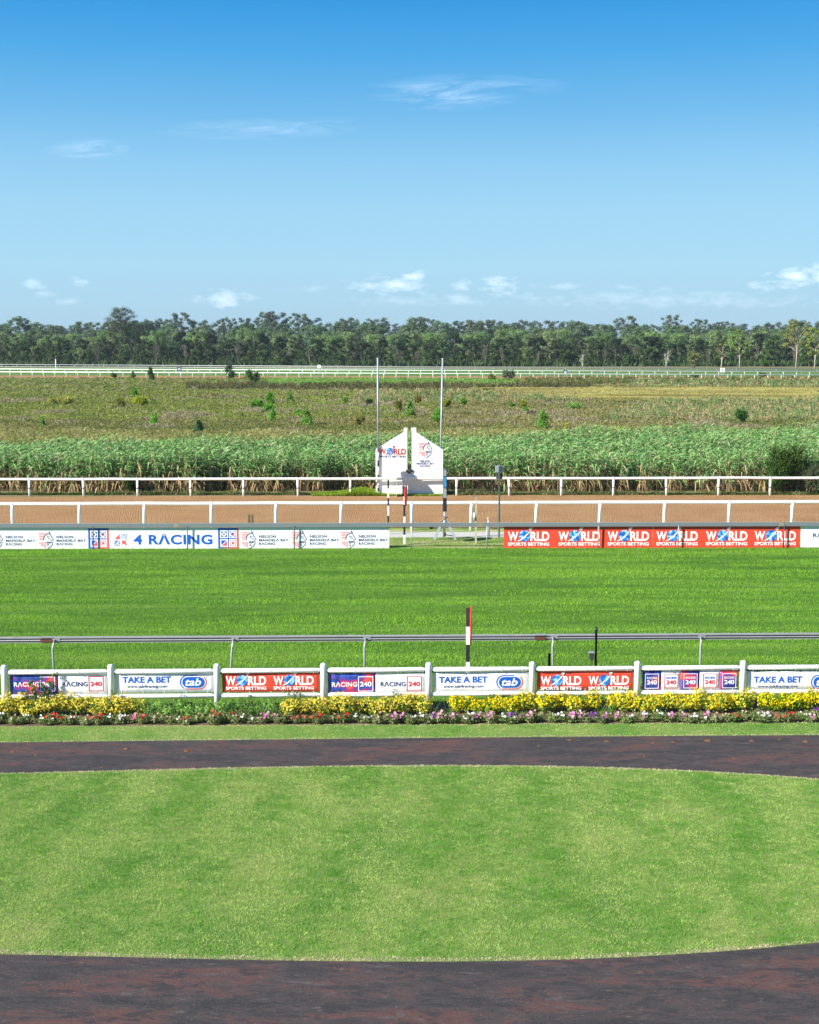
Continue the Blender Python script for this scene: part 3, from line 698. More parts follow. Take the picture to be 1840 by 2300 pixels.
# ------------------------------------------------------------------ two white running rails beside the sand track
def wrail(ybL, ybR, ytL, ytR, posts, r, rp, label, band=False, goose=True, ext=(-150, 2000)):
    A = G(ext[0], ybL); B = G(ext[1], ybR); d = (B-A).normalized(); L = (B-A).length
    root = empty('running_rail', A, math.atan2(d.y, d.x), label, 'rail')
    zA, zB = H(A.y, ytL), H(B.y, ytR); zz = lambda t: zA+(zB-zA)*t/L
    for px in posts:
        p, t = on_line(px, (ybL+ytL)/2, A, d); m = MB(); z = zz(t)
        lean = random.Random(px).uniform(-.03, .03)
        if goose: m.tube([(t-.03+lean,.0,-.05),(t-.02+lean/2,.0,z-.3),(t,.0,z-.02)], rp, whitep, 10)
        else: m.tube([(t+.03+lean,0,-.05),(t,0,z)], rp, whitep, 10)
        po = m.build('post', root)
        if band:
            m = MB(); m.tube([(t+.015+lean*.5,0,z*.42),(t+.012+lean*.45,0,z*.55)], rp*1.08, galv, 10); m.build('band', po)
    tt = [on_line(px, (ybL+ytL)/2, A, d)[1] for px in posts]
    ts = sorted(set([0, L]+[q for q in tt if 0 < q < L]+[(a+c)/2 for a, c in zip(tt[:-1], tt[1:])]))
    m = MB(); m.tube([(a,0,zz(a)+random.Random(int(a*7)).uniform(-.010,.010)) for a in ts], r, whitep, 14); m.build('rail', root)
    for q in tt[1:-1]: mc = MB(); mc.tube([(q-.05,0,zz(q)),(q+.05,0,zz(q))], r*1.03, white, 14); mc.build('collar', root)
    return root
wrail(1193, 1190, 1132, 1127, [-118,29,180,326,476,621,768,925,1060,1206,1349,1493,1638,1780,1925],   .078, .075, 'white running rail with wide post spacing on the near side of the sand track')
wrail(1115, 1112.0, 1077, 1073, [-55,66,187,309,428,547,669,787,906,1026,1143,1261,1378,1496,1614,1730,1848,1965],   .075, .068, 'white running rail with grey banded posts against the reeds', True, False)
# far rails
def far_rail(ybL, ybR, h, step, label, m_, r, name='running_rail', ph=0, rp=.055, x0=-250, x1=2090):
    A = G(x0, ybL); B = G(x1, ybR); d = (B-A).normalized(); L = (B-A).length
    root = empty(name, A, math.atan2(d.y, d.x), label, 'rail')
    m = MB(); m.tube([(0,0,h),(L,0,h)], r, m_, 8); m.build('rail', root)
    n = int(L/step)
    for i in range(n+1):
        m = MB(); m.tube([(ph+i*step,0,0),(ph+i*step,0,h)], rp, m_, 6); m.build('post', root)
    return root
far_rail(846, 856, 1.3, 2.95, 'nearest white rail of the distant track beyond the heath', whitep, .095, x0=-200, x1=2040)
far_rail(839, 848, 1.35, 3.15, 'middle white rail of the distant track with green turf behind it', whitep, .095, x0=-200, x1=2040, ph=.8)
far_rail(826, 840, 1.25, 5.4, 'thin grey rail of the distant track in front of the dark trees', galv, .10, x0=-150, x1=2000)
far_rail(830, 844, 1.1, 8.8, 'second thin grey rail just in front of the most distant one', galv, .07, x0=-150, x1=2000)

# ------------------------------------------------------------------ finish wall with its poles
wp = G(920, 1112.5); DW = wp.y-.02
wx = lambda px: X(DW, px, 1050); wz = lambda py: H(DW, py)
root = empty('finish_wall', (wx(844), DW, 0), 0, 'white gabled finish wall with a slit, two logos and sloping shoulders before the reeds', 'wall')
ox = wx(844)
m = MB(); out_ = [(844,1118),(844,1009),(907,971),(907,961),(915,961),(915,1062),(924,1062),(924,961),(935,961),(935,971),(995,1010),(995,1118)]
m.prism([(wx(a)-ox, max(wz(c), -.05)) for a, c in out_], 0, .16, whitew); m.build('wall', root)
m = MB(); m.box(wx(912)-ox, wx(928)-ox, -.05, -.004, wz(1060), wz(1055), dgrey); m.box(wx(916.5)-ox, wx(923)-ox, -.09, -.004, wz(1063.5), wz(1053), dgrey)
m.build('bracket', root)
m = MB(); m.box(wx(915.1)-ox, wx(916)-ox, -.01, -.003, wz(1058), wz(967), dgrey); m.box(wx(923.2)-ox, wx(924)-ox, -.01, -.003, wz(1058), wz(967), dgrey); m.build('slit_frame', root)
lt, em = Multi(), Multi(); k = (wx(995)-wx(844))/151
world_logo(lt, em, wx(852)-ox, wz(1028), 60*k, -.006, wred, navy, wred); LN = lt.next(); horse_logo(em.next(), wx(941)-ox, wz(1028), 37*k, -.006)
for wd, a, c, y0, y1 in (('N',944,966,1033.5,1038.5),('M',936,976,1038.8,1043.5),('R',944,966,1044.5,1049)): word(LN, wd, wx(a)-ox, wx(c)-ox, wz(y1), wz(y0), -.006, navy)
em.build('emblem', root); lt.build('lettering', root)
m = MB(); cz, cy_, R = 1.38, -.62, .48; dd = [(R*math.cos(t), R*math.sin(t)) for t in np.linspace(0, 2*PI, 41)[:-1]]  # added thin plate, edge-on, put there to cast the rounded shadow on the wall
xo = wx(891)-ox
m.add([(xo-.008, cy_+a*1.05, cz+c) for a, c in dd]+[(xo+.008, cy_+a*1.05, cz+c) for a, c in dd], [tuple(range(39,-1,-1)), tuple(range(40,80))]+[(i,(i+1)%40,(i+1)%40+40,i+40) for i in range(40)], white)
m.box(xo-.007, xo+.007, cy_-.22, cy_+.22, 0, cz-.40, white); m.build('added_shadow_plate', root)
m = MB(); pr = Vector((wx(849.5), DW-.058, 0)); zt = H(pr.y, 804)
zs = [H(pr.y, q) for q in (1114, 1104,1096,1079,1066,1048,1034,1016)]
root = empty('tall_pole', pr, 0, 'tall thin pole with a dashed foot at the left shoulder of the finish wall', 'pole')
m.tube([(0,0,zs[7]),(.0,0,zt)], .052, galv, 10); m.lathe([(.055,zt-.02),(.055,zt)], white, 10); m.build('shaft', root)
m = MB()
for i in range(7): m.tube([(0,0,max(0,zs[i])),(0,0,zs[i+1])], .05, white if i % 2 == 0 else black, 10)
m.build('striped_foot', root)
pr = G(989, 1110.5); zt = H(pr.y, 805); pr2 = Vector((pr.x, DW+.5, 0))
m = MB(); m.tube([(-.03,0,0),(.12,0,zt)], .052, galv, 10); m.lathe([(.055,zt-.02),(.055,zt)], white, 10, (.12,0,0)); tag(m.build('tall_pole', None, pr2), 'tall thin grey pole behind the right shoulder of the finish wall', 'pole')

# mirror on a tripod
p = G(999, 1211); D = p.y; hz = lambda q: H(D, q)
root = empty('mirror_stand', p, 0, 'tall narrow mirror column standing on a grey tripod in the gap between the boards', 'stand')
m = MB(); m.box(-.088,.088,-.03,.03, hz(1149), hz(1053), dgrey); m.build('frame', root)
m = MB(); z0, z1 = hz(1094), hz(1071); m.add([(-.07,-.105,z0),(.07,-.105,z0),(.07,-.038,z1),(-.07,-.038,z1),(-.07,-.033,z0),(.07,-.033,z0),(.07,-.033,z1),(-.07,-.033,z1)], [(0,1,2,3),(4,7,6,5),(0,3,7,4),(1,5,6,2),(0,4,5,1),(3,2,6,7)], mirror); m.build('mirror', root)
m = MB(); m.box(-.07,.07,-.042,-.033, hz(1118), hz(1095.5), galv); m.build('lower_mirror', root)
m = MB(); m.box(-.07,.07,-.045,-.033, hz(1147), hz(1119.5), black); m.build('dark_panel', root)
m = MB(); m.box(-.07,.07,-.042,-.033, hz(1069), hz(1055), alu); m.build('top_panel', root)
m = MB(); m.tube([(0,0,hz(1170)),(0,0,hz(1149))], .045, galv, 10); m.box(-.09,.09,-.06,.06,hz(1160),hz(1157),galv); m.tube([(-.15,-.05,hz(1172)),(.12,.03,hz(1161))], .025, dgrey, 8); m.build('neck', root)
m = MB(); m.lathe([(.10,hz(1176)),(.10,hz(1171)),(.06,hz(1168))], galv, 12); m.build('tripod_head', root)
for a, c, e in ((-.46,-.25,.05), (.48,-.25,.05), (-.02,.42,.05)):
    m = MB(); h0 = hz(1172); A_ = Vector((a*.25, c*.2, h0)); B_ = Vector((a, c, 0)); w_ = .055
    n_ = Vector((1,0,0)); m.add([A_-n_*w_, A_+n_*w_, B_+n_*w_, B_-n_*w_, A_-n_*w_+Vector((0,.09,0)), A_+n_*w_+Vector((0,.09,0)), B_+n_*w_+Vector((0,.09,0)), B_-n_*w_+Vector((0,.09,0))],
        [(0,1,2,3),(7,6,5,4),(0,3,7,4),(1,5,6,2),(0,4,5,1),(3,2,6,7)], galv); m.build('leg', root)
m = MB(); m.tube([(-.05,-.05,hz(1200)),(.38,-.1,hz(1203))], .02, dgrey, 8); m.box(-.04,.06,-.1,.0,hz(1204),hz(1196),dgrey); m.build('brace', root)
# cream post with a small lamp box
p = G(1069, 1221); D = p.y; hz = lambda q: H(D, q)
root = empty('wooden_post', p, 0, 'thin cream wooden post with a pale box on its side in the gap', 'post')
m = MB(); m.box(-.035,.035,-.035,.035,0,hz(1119),cream); m.box(-.045,.045,-.045,.045,hz(1119),hz(1117),galv); m.build('shaft', root)
m = MB(); m.box(-.13,-.037,-.06,.05,hz(1160),hz(1152),whitep); m.tube([(-.06,-.05,hz(1168)),(-.08,-.06,hz(1160))], .03, cream, 8); m.build('box', root)
p = G(1098, 1206); D = p.y; m = MB(); z = H(D,1165); m.tube([(.0,0,0),(-.02,0,z)], [.05,.04], galv, 10); m.lathe([(.06,z),(.065,z+.02),(.05,z+.05)], cream, 10, (-.02,0,0))
tag(m.build('bollard', None, p), 'short pale post leaning beside the grey rail gap', 'post')
# lamp post
p = G(1121, 1207); D = p.y; hz = lambda q: H(D, q); s = D/F
root = empty('floodlight_post', p, 0, 'grey steel post with square floodlight boxes at its top behind the red boards', 'post')
m = MB(); m.lathe([(.045,0),(.04,hz(1046)),(.05,hz(1046)),(.05,hz(1045))], galv, 12); m.build('shaft', root)
m = MB(); m.box(-9*s,9*s,.05,.26,hz(1061),hz(1047),galv); m.box(-8*s,8*s,.26,.28,hz(1060),hz(1048),dgrey); m.build('floodlight', root)
m = MB(); m.box(-7*s,7*s,.05,.2,hz(1076),hz(1062.5),dgrey); m.build('control_box', root)
# two short dark posts left of it all, small stones
p = G(565.5, 1192); D = p.y
root = empty('twin_stakes', p, 0, 'pair of short dark weathered stakes before the sand track left of the centre', 'stakes')
for a in (-.1, .05): m = MB(); m.box(a-.05,a+.04,-.05,.05,0,H(D,1156),olive); m.build('stake', root)
for i, (px, py, w, lb) in enumerate(((1012-42,1186,10,'small dark block at the sand edge left of the tripod'), (1109,1187,11,'small wooden block at the sand edge by the floodlight post'))):
    p = G(px, py+2); m = MB(); m.box(-w*.5*p.y/F, w*.5*p.y/F, -.1, .1, 0, .09, olive); tag(m.build('block', None, p), lb, 'block')
for px, py, w, lb, d_ in ((403,829,8,'navy and white distance sign on the far rail left side','15'), (717,823,6,'small white round distance sign on the far rail near the centre','10'), (1270,836,7,'blue distance sign on the far rail right of the poles','8'), (1623,831,8,'white distance sign on the far rail at right','10')):
    D = G(px, 848).y+1; o = V(D, px, py); s = D/F; r = empty('distance_sign', (o.x, D, 0), 0, lb, 'sign', 'distance signs on the far rails')
    m = MB(); m.tube([(-w*.3*s,.05,0),(-w*.3*s,.05,o.z)], .06, galv, 6); m.tube([(w*.3*s,.05,0),(w*.3*s,.05,o.z)], .06, galv, 6); m.build('stand', r)
    m = MB(); q = w*s*.62; dk = px in (403, 1270); m.box(-q,q,-.03,.0,o.z-q*.9,o.z+q*.9, navy if dk else wprint); m.build('plate', r)
    m = MB(); word(m, {'15':'n15','10':'n10','8':'n8'}[d_], -q*.55, q*.55, o.z-q*.55, o.z+q*.55, -.036, wprint if dk else navy); m.build('lettering', r)
p = V(G(125,840).y, 125, 806); m = MB(); m.tube([(0,0,0),(0,0,p.z)], .1, whitep, 8); tag(m.build('marker_pole', None, (p.x,p.y,0)), 'slim white marker pole at the distant track on the left', 'pole')

# grass mound left of the wall
x = np.linspace(G(690,1112).x, G(905,1112).x, 40); n = 30000
p0, p1 = G(700,1112).x, G(1002,1112).x; gx = p0+(p1-p0)*rng.rand(n); gy = DW-.35+1.6*rng.rand(n)**1.3
mh = .34*np.exp(-((gx-G(812,1112).x)/1.0)**2)
c = mixc((.16,.28,.02), (.36,.46,.06), rng.rand(n))
Pm = blades(gx, gy, .04+.12*rng.rand(n)+mh*.9, .045, .9, c, 0); fast('grass', Pm, c, grassm, kind='stuff')
# low weeds at the foot of the reeds
n = 22000; gx = (rng.rand(n)*2-1)*30; gy = DW+.05+1.1*rng.rand(n); t = vnoise(gx*.9, gy*0+3, 3)
k = (gx < G(843,1112).x) | (gx > G(996,1112).x) | (gy < DW-.1); gx, gy, t = gx[k], gy[k], t[k]; n = len(gx)
c = mixc((.05,.09,.02), (.20,.21,.08), np.clip((t-.35)*3, 0, 1)); c *= (.6+.8*rng.rand(n))[:,None]
fast('weeds', blades(gx, gy, (.08+.45*np.clip(t-.3, 0, 1))*(.4+rng.rand(n)), .05, 1.1, c, 0), c, grassm, kind='stuff')

# ------------------------------------------------------------------ reeds (stuff)
NS = 15500
gx = (rng.rand(NS)*2-1)*38; dep = rng.rand(NS)
yf = 13.5+np.clip((gx+4)/24, 0, 1)*15+1.6*(vnoise(gx*.25, gx*0+1, 2)-.5)
gy = DW+1.1+dep**1.15*yf+.9*vnoise(gx*.5, gx*0+7, 2)
yf2 = gy
ht = (1.75+.5*rng.rand(NS))*(.74+.50*vnoise(gx*.30, gy*.30, 3))
thin = vnoise(gx*.8+50, gy*.8, 2); gapn = vnoise(gx*.28+5, gx*0+2, 3); k = ((thin > .30) & ~((gapn > .55) & (gy < DW+3.0) & (rng.rand(NS) < .75))) | (gy > DW+6)
k &= ~((gx > G(715,1112).x) & (gx < G(845,1112).x) & (gy < DW+2.8)) ; gx, gy, ht, dep = gx[k], gy[k], ht[k], dep[k]; NS = len(gx)
ang = rng.rand(NS)*2*PI; lx = (rng.rand(NS)-.3)*.28; ly = (rng.rand(NS)-.5)*.25
base = np.stack([gx, gy, 0*gx], 1); top = np.stack([gx+lx, gy+ly, ht], 1)
w = .024+.014*rng.rand(NS); dv = np.stack([np.cos(ang), np.sin(ang)*.4, 0*ang], 1)*w[:,None]
Q = np.stack([base-dv, base+dv, top+dv*.5, top-dv*.5], 1)
cs = mixc((.20,.14,.065), (.36,.27,.13), rng.rand(NS)); Qs = [Q]; Cs = [np.stack([cs, cs, cs*.5+np.array((.05,.10,.03)), cs*.5+np.array((.05,.10,.03))], 1)]
for j in range(10):
    f = (j+.5+rng.rand(NS))/10.5; f = np.clip(f*.88+.14, 0, 1.02)
    o = base+(top-base)*f[:,None]; a = ang+j*2.4+rng.rand(NS); ln = (.48+.42*rng.rand(NS))*(1.05-.25*f)
    d = np.stack([np.cos(a)+.45, np.sin(a)*.9, 0*a], 1); d /= np.linalg.norm(d, axis=1)[:,None]
    up = np.where(rng.rand(NS) < .75, .75+.5*rng.rand(NS), .1); dry = (rng.rand(NS) < np.clip(1.15-f*1.55, .03, 1)); up = np.where(dry, -.1+.5*rng.rand(NS), up)
    pts = []
    for q in (0, .35, .7, 1.0):
        z = up*ln*q-(1.05+.3*dry)*ln*q*q*.8; pp = o+d*(ln*q*(.8))[:,None]; pp[:,2] += z; pts.append(pp)
    side = np.stack([-d[:,1], d[:,0], .5+0*a], 1); side /= np.linalg.norm(side, axis=1)[:,None]
    ww = [.014,.034,.028,.003]; col = mixc((.040,.18,.032), (.25,.50,.11), rng.rand(NS)**1.2)
    col = np.where((rng.rand(NS) < .18)[:,None], mixc((.30,.40,.15), (.42,.46,.22), rng.rand(NS)), col)
    cd_ = mixc((.26,.15,.06), (.48,.34,.15), rng.rand(NS)); col = np.where(dry[:,None], cd_, col)
    for i in range(3):
        Qs.append(np.stack([pts[i]-side*ww[i], pts[i]+side*ww[i], pts[i+1]+side*ww[i+1], pts[i+1]-side*ww[i+1]], 1)); Cs.append(np.repeat(col[:,None,:], 4, 1))
fast('reeds', np.concatenate(Qs), np.concatenate(Cs), reedm, kind='stuff')

# ------------------------------------------------------------------ heath scrub (stuff)
def px_of(x, y):                          # photograph pixel of a ground point (used only to look up which vegetation grows there)
    yc_ = (-CAMH*cp_+y*sp_); d = y*cp_+CAMH*sp_; return CX+F*x/d, CY-F*(y*sp_-CAMH*cp_)/d*1.0
def zone(x, y):
    px, py = px_of(x, y); n = len(x); r = rng.rand(n)
    w1 = vnoise(x*.05, y*.06+5, 4); w2 = vnoise(x*.16+9, y*.14, 3); py2 = py+(w1-.5)*14
    col = mixc((.15,.185,.045), (.27,.25,.10), np.clip((w1-.32)*2.8+(r-.5)*.8, 0, 1))
    col = np.where(((w2 > .63) & (py2 > 895))[:,None], mixc((.26,.245,.16), (.33,.28,.17), r), col)
    hgt = .18+.42*w2
    olive_ = (px < 900+200*w2) & (py2 < 945); col = np.where((olive_ & (w2 < .64))[:,None], mixc((.13,.19,.028), (.29,.33,.07), np.clip(w2*1.2-.1+.5*(r-.5), 0, 1)), col)
    dark = (py2 > 861) & (py2 < 877) & (px > 420) & (px < 1330); col = np.where(dark[:,None], mixc((.065,.09,.025), (.15,.125,.06), r), col); hgt = np.where(dark, .9, hgt)
    grn = (py2 > 846) & (py2 < 863) & (px > 600) & (px < 1160); col = np.where((grn & (w2 < .66))[:,None], mixc((.10,.26,.02), (.18,.34,.035), r), col); hgt = np.where(grn, .22, hgt)
    tk = (py2 < 866) & (px > 1180); col = np.where(tk[:,None], mixc((.08,.125,.03), (.20,.20,.06), r), col); hgt = np.where(tk, .7, hgt)
    rd_ = (py2 > 878) & (py2 < 905) & (px > 800) & (px < 1300); rd_ |= (py2 > 899) & (py2 < 945) & (px > 1330+ (945-py2)*3.4); rd_ |= (py2 > 853) & (py2 < 872) & (px > 1420)
    rd_ &= (r > .35); col = np.where(rd_[:,None], np.where((rng.rand(n) < .4)[:,None], mixc((.34,.27,.13), (.42,.34,.18), r), mixc((.10,.19,.06), (.19,.28,.10), r)), col); hgt = np.where(rd_, .8, hgt)
    lowy = py2 > 968; col = np.where(lowy[:,None], mixc((.20,.23,.06), (.42,.39,.16), np.clip(w2+.6*(r-.5), 0, 1)), col)
    hgt = np.where(grn & (r < .55), .04, hgt)
    marsh = (px > 1060+(py-872)*-2) & (py > 872) & (py < 872+np.clip((px-1040)/9, 0, 26)+6*(w2-.5))
    return col, hgt, marsh
def scrub(n, D0, D1):
    iD = 1/D1+(1/D0-1/D1)*rng.rand(n); y = 1/iD; x = (rng.rand(n)*2-1)*(y*.345+2)
    fr_ = DW+1.1+13.5+np.clip((x+4)/24, 0, 1)*15; k = y > fr_-1.5; x, y = x[k], y[k]
    col, hgt, marsh = zone(x, y); mr = rng.rand(n if False else len(x)); col = np.where(marsh[:,None], mixc((.22,.19,.04), (.44,.40,.10), np.clip(vnoise(x*.08, y*.12, 3)*2-.5+.4*(mr-.5), 0, 1)), col); hgt = np.where(marsh, .20, hgt); k = ~marsh | (mr < .85); col = col*np.array([1.,1.,.82]); x, y, col, hgt = x[k], y[k], col[k], hgt[k]; n = len(x)
    s = y/100; K = 16; Pq = []; Cq = []
    for j in range(K):
        a = rng.rand(n)*2*PI; rad = rng.rand(n)*.42*s**.6; bx = x+np.cos(a)*rad; by = y+np.sin(a)*rad
        h = hgt*(.5+.7*rng.rand(n)); ww = (.028+.022*rng.rand(n))*s**.9; ta = rng.rand(n)*2*PI; tl = .45*h*rng.rand(n)
        b1 = rng.rand(n)*.4*h
        Pt = np.zeros((n,3,3)); pa = rng.rand(n)*PI; ddx = np.cos(pa)*ww; ddy = np.sin(pa)*ww
        Pt[:,0] = np.stack([bx-ddx, by-ddy, b1*.5], 1); Pt[:,1] = np.stack([bx+ddx, by+ddy, b1*.5], 1); Pt[:,2] = np.stack([bx+np.cos(ta)*tl, by+np.sin(ta)*tl, h], 1)
        if j >= 5:                       # twiggy leaf clumps make the domes
            hz_ = hgt*(.25+.75*rng.rand(n))*(1-.35*(rad/(.42*s**.6))); o_ = np.stack([bx, by, hz_], 1); q1 = rng.randn(n,3); q1[:,2] *= .6; q1 /= np.linalg.norm(q1, axis=1)[:,None]
            q2 = np.cross(q1, rng.randn(n,3)); q2 /= np.linalg.norm(q2, axis=1)[:,None]; sz = (.07+.08*rng.rand(n))*s**.9
            Pt = np.stack([o_-q1*sz[:,None], o_+q2*sz[:,None]*.5, o_+q1*sz[:,None]], 1)
        Pq.append(Pt); Cq.append(col*(.7+.6*rng.rand(n))[:,None]*np.array([1+.12*(rng.rand()-.5),1,1]))
    return np.concatenate(Pq), np.concatenate(Cq)
P1, C1 = scrub(34000, 88, 322)
fast('heath_scrub', P1, C1, grassm, kind='stuff')
mpts = [(1020,873),(1200,871),(1500,869),(2100,872),(2100,899),(1700,901),(1400,903),(1270,900),(1180,890),(1060,880)]
def rag(pts, k=7):
    o = []
    for (a, c), (e, g) in zip(pts, pts[1:]+pts[:1]):
        for i in range(k): t = i/k; x_ = a+(e-a)*t; o.append((x_, c+(g-c)*t+(float(vnoise(np.array([x_*.021+c*.3]), np.array([c*.7]), 3)[0])-.5)*6.5))
    return o
sheet('marsh_grass', [G(*q) for q in rag(mpts)], .16, ground_mat('marsh_grass_surface', g_marsh))

# ------------------------------------------------------------------ plants and trees
def leaf_cloud(r, centres, radii, n, size, c0, c1, shell=.55, flat=1.0, up=.3, aspect=.55, jit=.35):
    centres = np.asarray(centres, float); radii = np.asarray(radii, float); w = radii.prod(1)**.66; k = r.choice(len(centres), n, p=w/w.sum())
    d = r.randn(n,3); d /= np.linalg.norm(d, axis=1)[:,None]; rad = (shell+(1-shell)*r.rand(n))*(1+.12*r.randn(n))
    P = centres[k]+d*radii[k]*rad[:,None]
    nrm = d*.75+r.randn(n,3)*.5+np.array((0,0,up)); nrm /= np.linalg.norm(nrm, axis=1)[:,None]
    t = np.cross(nrm, r.randn(n,3)); t /= np.linalg.norm(t, axis=1)[:,None]; s_ = np.cross(nrm, t)
    L_ = size*(.6+.8*r.rand(n))[:,None]; t = t*L_*.5; s_ = s_*L_*.5*aspect
    Q = np.stack([P-t, P+s_, P+t, P-s_], 1)
    tone = np.clip(r.rand(len(centres))[k]*.55+jit*(r.rand(n))+.1, 0, 1)
    return Q, mixc(c0, c1, tone)
def add_parts(root, name, Q, C, m): return fast(name, Q, C, m, parent=root)

# --- hedges and creepers behind the near flower bed
def hedge(x0, x1, ytop, ybase, label, kind, seed, name='hedge', group=None, dens=1500):
    r = np.random.RandomState(seed); A = G(x0, ybase); B = G(x1, ybase); D = (A.y+B.y)/2+.22; h = H(D, ytop)
    root = empty(name, ((A.x+B.x)/2, D, 0), fang, label, 'hedge' if kind == 'y' else 'plants', group)
    w = B.x-A.x; nb = max(3, int(w/.22)); cs = []; rs = []
    for i in range(nb):
        xx = -w/2+w*(i+.5)/nb; hh = h*(.72+.42*r.rand()); cs.append((xx, (r.rand()-.5)*.26, hh*.52)); rs.append((.17+.05*r.rand(), .24, hh*.52))
    n = int(dens*w*h/.45)
    if kind == 'y':
        Q, C = leaf_cloud(r, cs, rs, n, .048, (.08,.19,.014), (.22,.36,.03), .5, aspect=.7); add_parts(root, 'foliage', Q, C, leafm)
        cs2 = [(a, b_-.02, c_+.05) for a, b_, c_ in cs]; rs2 = [(a*1.05, b_*1.08, c_*1.0) for a, b_, c_ in rs]
        Q, C = leaf_cloud(r, cs2, rs2, int(n*1.15), .046, (.54,.42,.002), (.80,.63,.008), .8, aspect=.75)
        k = (Q[:,0,2] > h*(.10+.40*r.rand(len(Q)))) & (vnoise(Q[:,0,0]*5+seed, Q[:,0,2]*7, 3)+.25*(r.rand(len(Q))-.5)  > .355); Q, C = Q[k], C[k]; add_parts(root, 'yellow_leaves', Q, C, petal)
    else:
        Q, C = leaf_cloud(r, cs, rs, int(n*1.1), .075, (.05,.14,.02), (.22,.38,.07), .35, aspect=.35, up=.1); add_parts(root, 'foliage', Q, C, leafm)
        # arching blades
        nb = int(w*90); bx = (r.rand(nb)-.5)*w; by = (r.rand(nb)-.5)*.35-.1; a = r.rand(nb)*2*PI; ln = .18+.3*r.rand(nb)
        P0 = np.stack([bx, by, 0*bx], 1); d = np.stack([np.cos(a)*.6, np.sin(a)*.6-.2, 1+0*a], 1); d /= np.linalg.norm(d, axis=1)[:,None]
        s_ = np.stack([np.cos(a+1.57), np.sin(a+1.57), 0*a], 1)*.008; T = P0+d*ln[:,None]; T[:,2] -= .1*ln
        add_parts(root, 'blades', np.stack([P0-s_, P0+s_, T+s_*.3, T-s_*.3], 1), mixc((.06,.16,.03), (.2,.30,.09), r.rand(nb)), leafm)
    return root
hg = 'golden hedges in front of the near fence'
hedge(-150, 318, 1566, 1614, 'golden yellow hedge at the left end of the flower bed', 'y', 1, group=hg)
hedge(640, 962, 1566, 1613, 'long golden yellow hedge below the clean RACING 240 banner', 'y', 2, group=hg)
hedge(1014, 1160, 1567, 1607, 'small golden yellow hedge right of the bare post with its foot showing', 'y', 3, group=hg)
hedge(1164, 1348, 1562, 1604, 'golden yellow hedge under the red banner and left of the cable gap', 'y', 4, group=hg)
hedge(1370, 1698, 1558, 1603, 'golden yellow hedge below the banner of five squares', 'y', 5, group=hg)
hedge(1712, 1990, 1558, 1600, 'golden yellow hedge at the right end of the flower bed', 'y', 6, group=hg)
hedge(322, 640, 1574, 1616, 'tangled green leafy plants between two golden hedges', 'g', 7, 'leafy_plants', dens=1000)
hedge(964, 1012, 1592, 1612, 'low green plants around the foot of the bare fence post', 'g', 8, 'leafy_plants', dens=800)
hedge(1345, 1375, 1588, 1608, 'small dark green weeds in the gap between two golden hedges', 'g', 9, 'leafy_plants', dens=800)
def creeper(px, py0, py1, w, label, seed, n=420):
    r = np.random.RandomState(seed); p, t = on_line(px, 1540, FL, fdir); z0, z1 = max(0, H(p.y, py1)), H(p.y, py0)
    root = empty('creeper', (p.x, p.y-.07, 0), fang, label, 'creeper')
    m = MB(); cs = []
    for i in range(9):
        x0 = (r.rand()-.5)*w*.6; x1 = x0+(r.rand()-.5)*w*.7; zt = z0+(z1-z0)*(.5+.5*r.rand())
        pts = [(x0+(x1-x0)*q+.03*math.sin(5*q+i), -.02-.05*math.sin(q*3), zt*q) for q in np.linspace(0, 1, 6)]; m.tube(pts, .005, olive, 5); cs += pts[1:]
    m.build('stems', root)
    Q, C = leaf_cloud(r, cs, [(.07,.05,.07)]*len(cs), n, .065, (.05,.13,.02), (.18,.29,.07), .2, aspect=.5); add_parts(root, 'leaves', Q, C, leafm)
creeper(100, 1508, 1600, .95, 'green creeper climbing over the purple half of the first banner', 3, 1000)
creeper(400, 1556, 1600, .25, 'small creeper shoot reaching the lower rail under the first TAKE A BET banner', 4, 130)
creeper(262, 1552, 1600, .35, 'leafy shoot on the fence post left of the first TAKE A BET banner', 8, 200)
creeper(662, 1546, 1600, .55, 'creeper shoots over the lower rail at the right end of the red banner', 5, 260)
creeper(558, 1552, 1600, .25, 'thin shoot in front of the lower rail at mid red banner', 6, 110)
creeper(1110, 1553, 1600, .35, 'small leafy shoot over the lower rail below the tab logo', 9, 120)
creeper(893, 1544, 1600, .25, 'feathery shoot in front of the white RACING half', 10, 110)
# --- low bedding flowers
def bedding(seed, c0, c1, nf, wd):
    r = np.random.RandomState(seed); root = empty('petunia', (0,0,0))
    cs = [((r.rand()-.5)*wd, (r.rand()-.5)*.22, .07+.05*r.rand()) for _ in range(7)]
    Q, C = leaf_cloud(r, cs, [(.12,.11,.09)]*7, 680, .042, (.09,.15,.035), (.28,.31,.12), .3, aspect=.5); add_parts(root, 'foliage', Q, C, leafm)
    PQ = []; PC = []
    for i in range(nf):
        c_ = cs[r.randint(7)]; a = r.rand()*2*PI; o = np.array((c_[0]+.12*math.cos(a)*r.rand(), c_[1]-.06-.06*r.rand(), c_[2]+.03+.09*r.rand()))
        nn = np.array((r.randn()*.4, -.7+r.randn()*.3, .8)); nn /= np.linalg.norm(nn); t = np.cross(nn, (0,0,1)); t /= np.linalg.norm(t); s_ = np.cross(nn, t); R_ = .017+.010*r.rand()
        cc = np.array(c0)*(1-r.rand())+np.array(c1)*r.rand(); cc = np.clip(cc, .01, .85)
        for q in range(5):
            t0 = 2*PI*q/5; e = lambda tt, rr, k=0: o+(t*math.cos(tt)+s_*math.sin(tt))*rr+nn*k
            PQ.append([o, e(t0-.55, R_, .006), e(t0, R_*1.25, .010), e(t0+.55, R_, .006)]); PC.append(cc*(.85+.3*r.rand()))
    add_parts(root, 'blossoms', np.array(PQ), np.array(PC), petal); return root
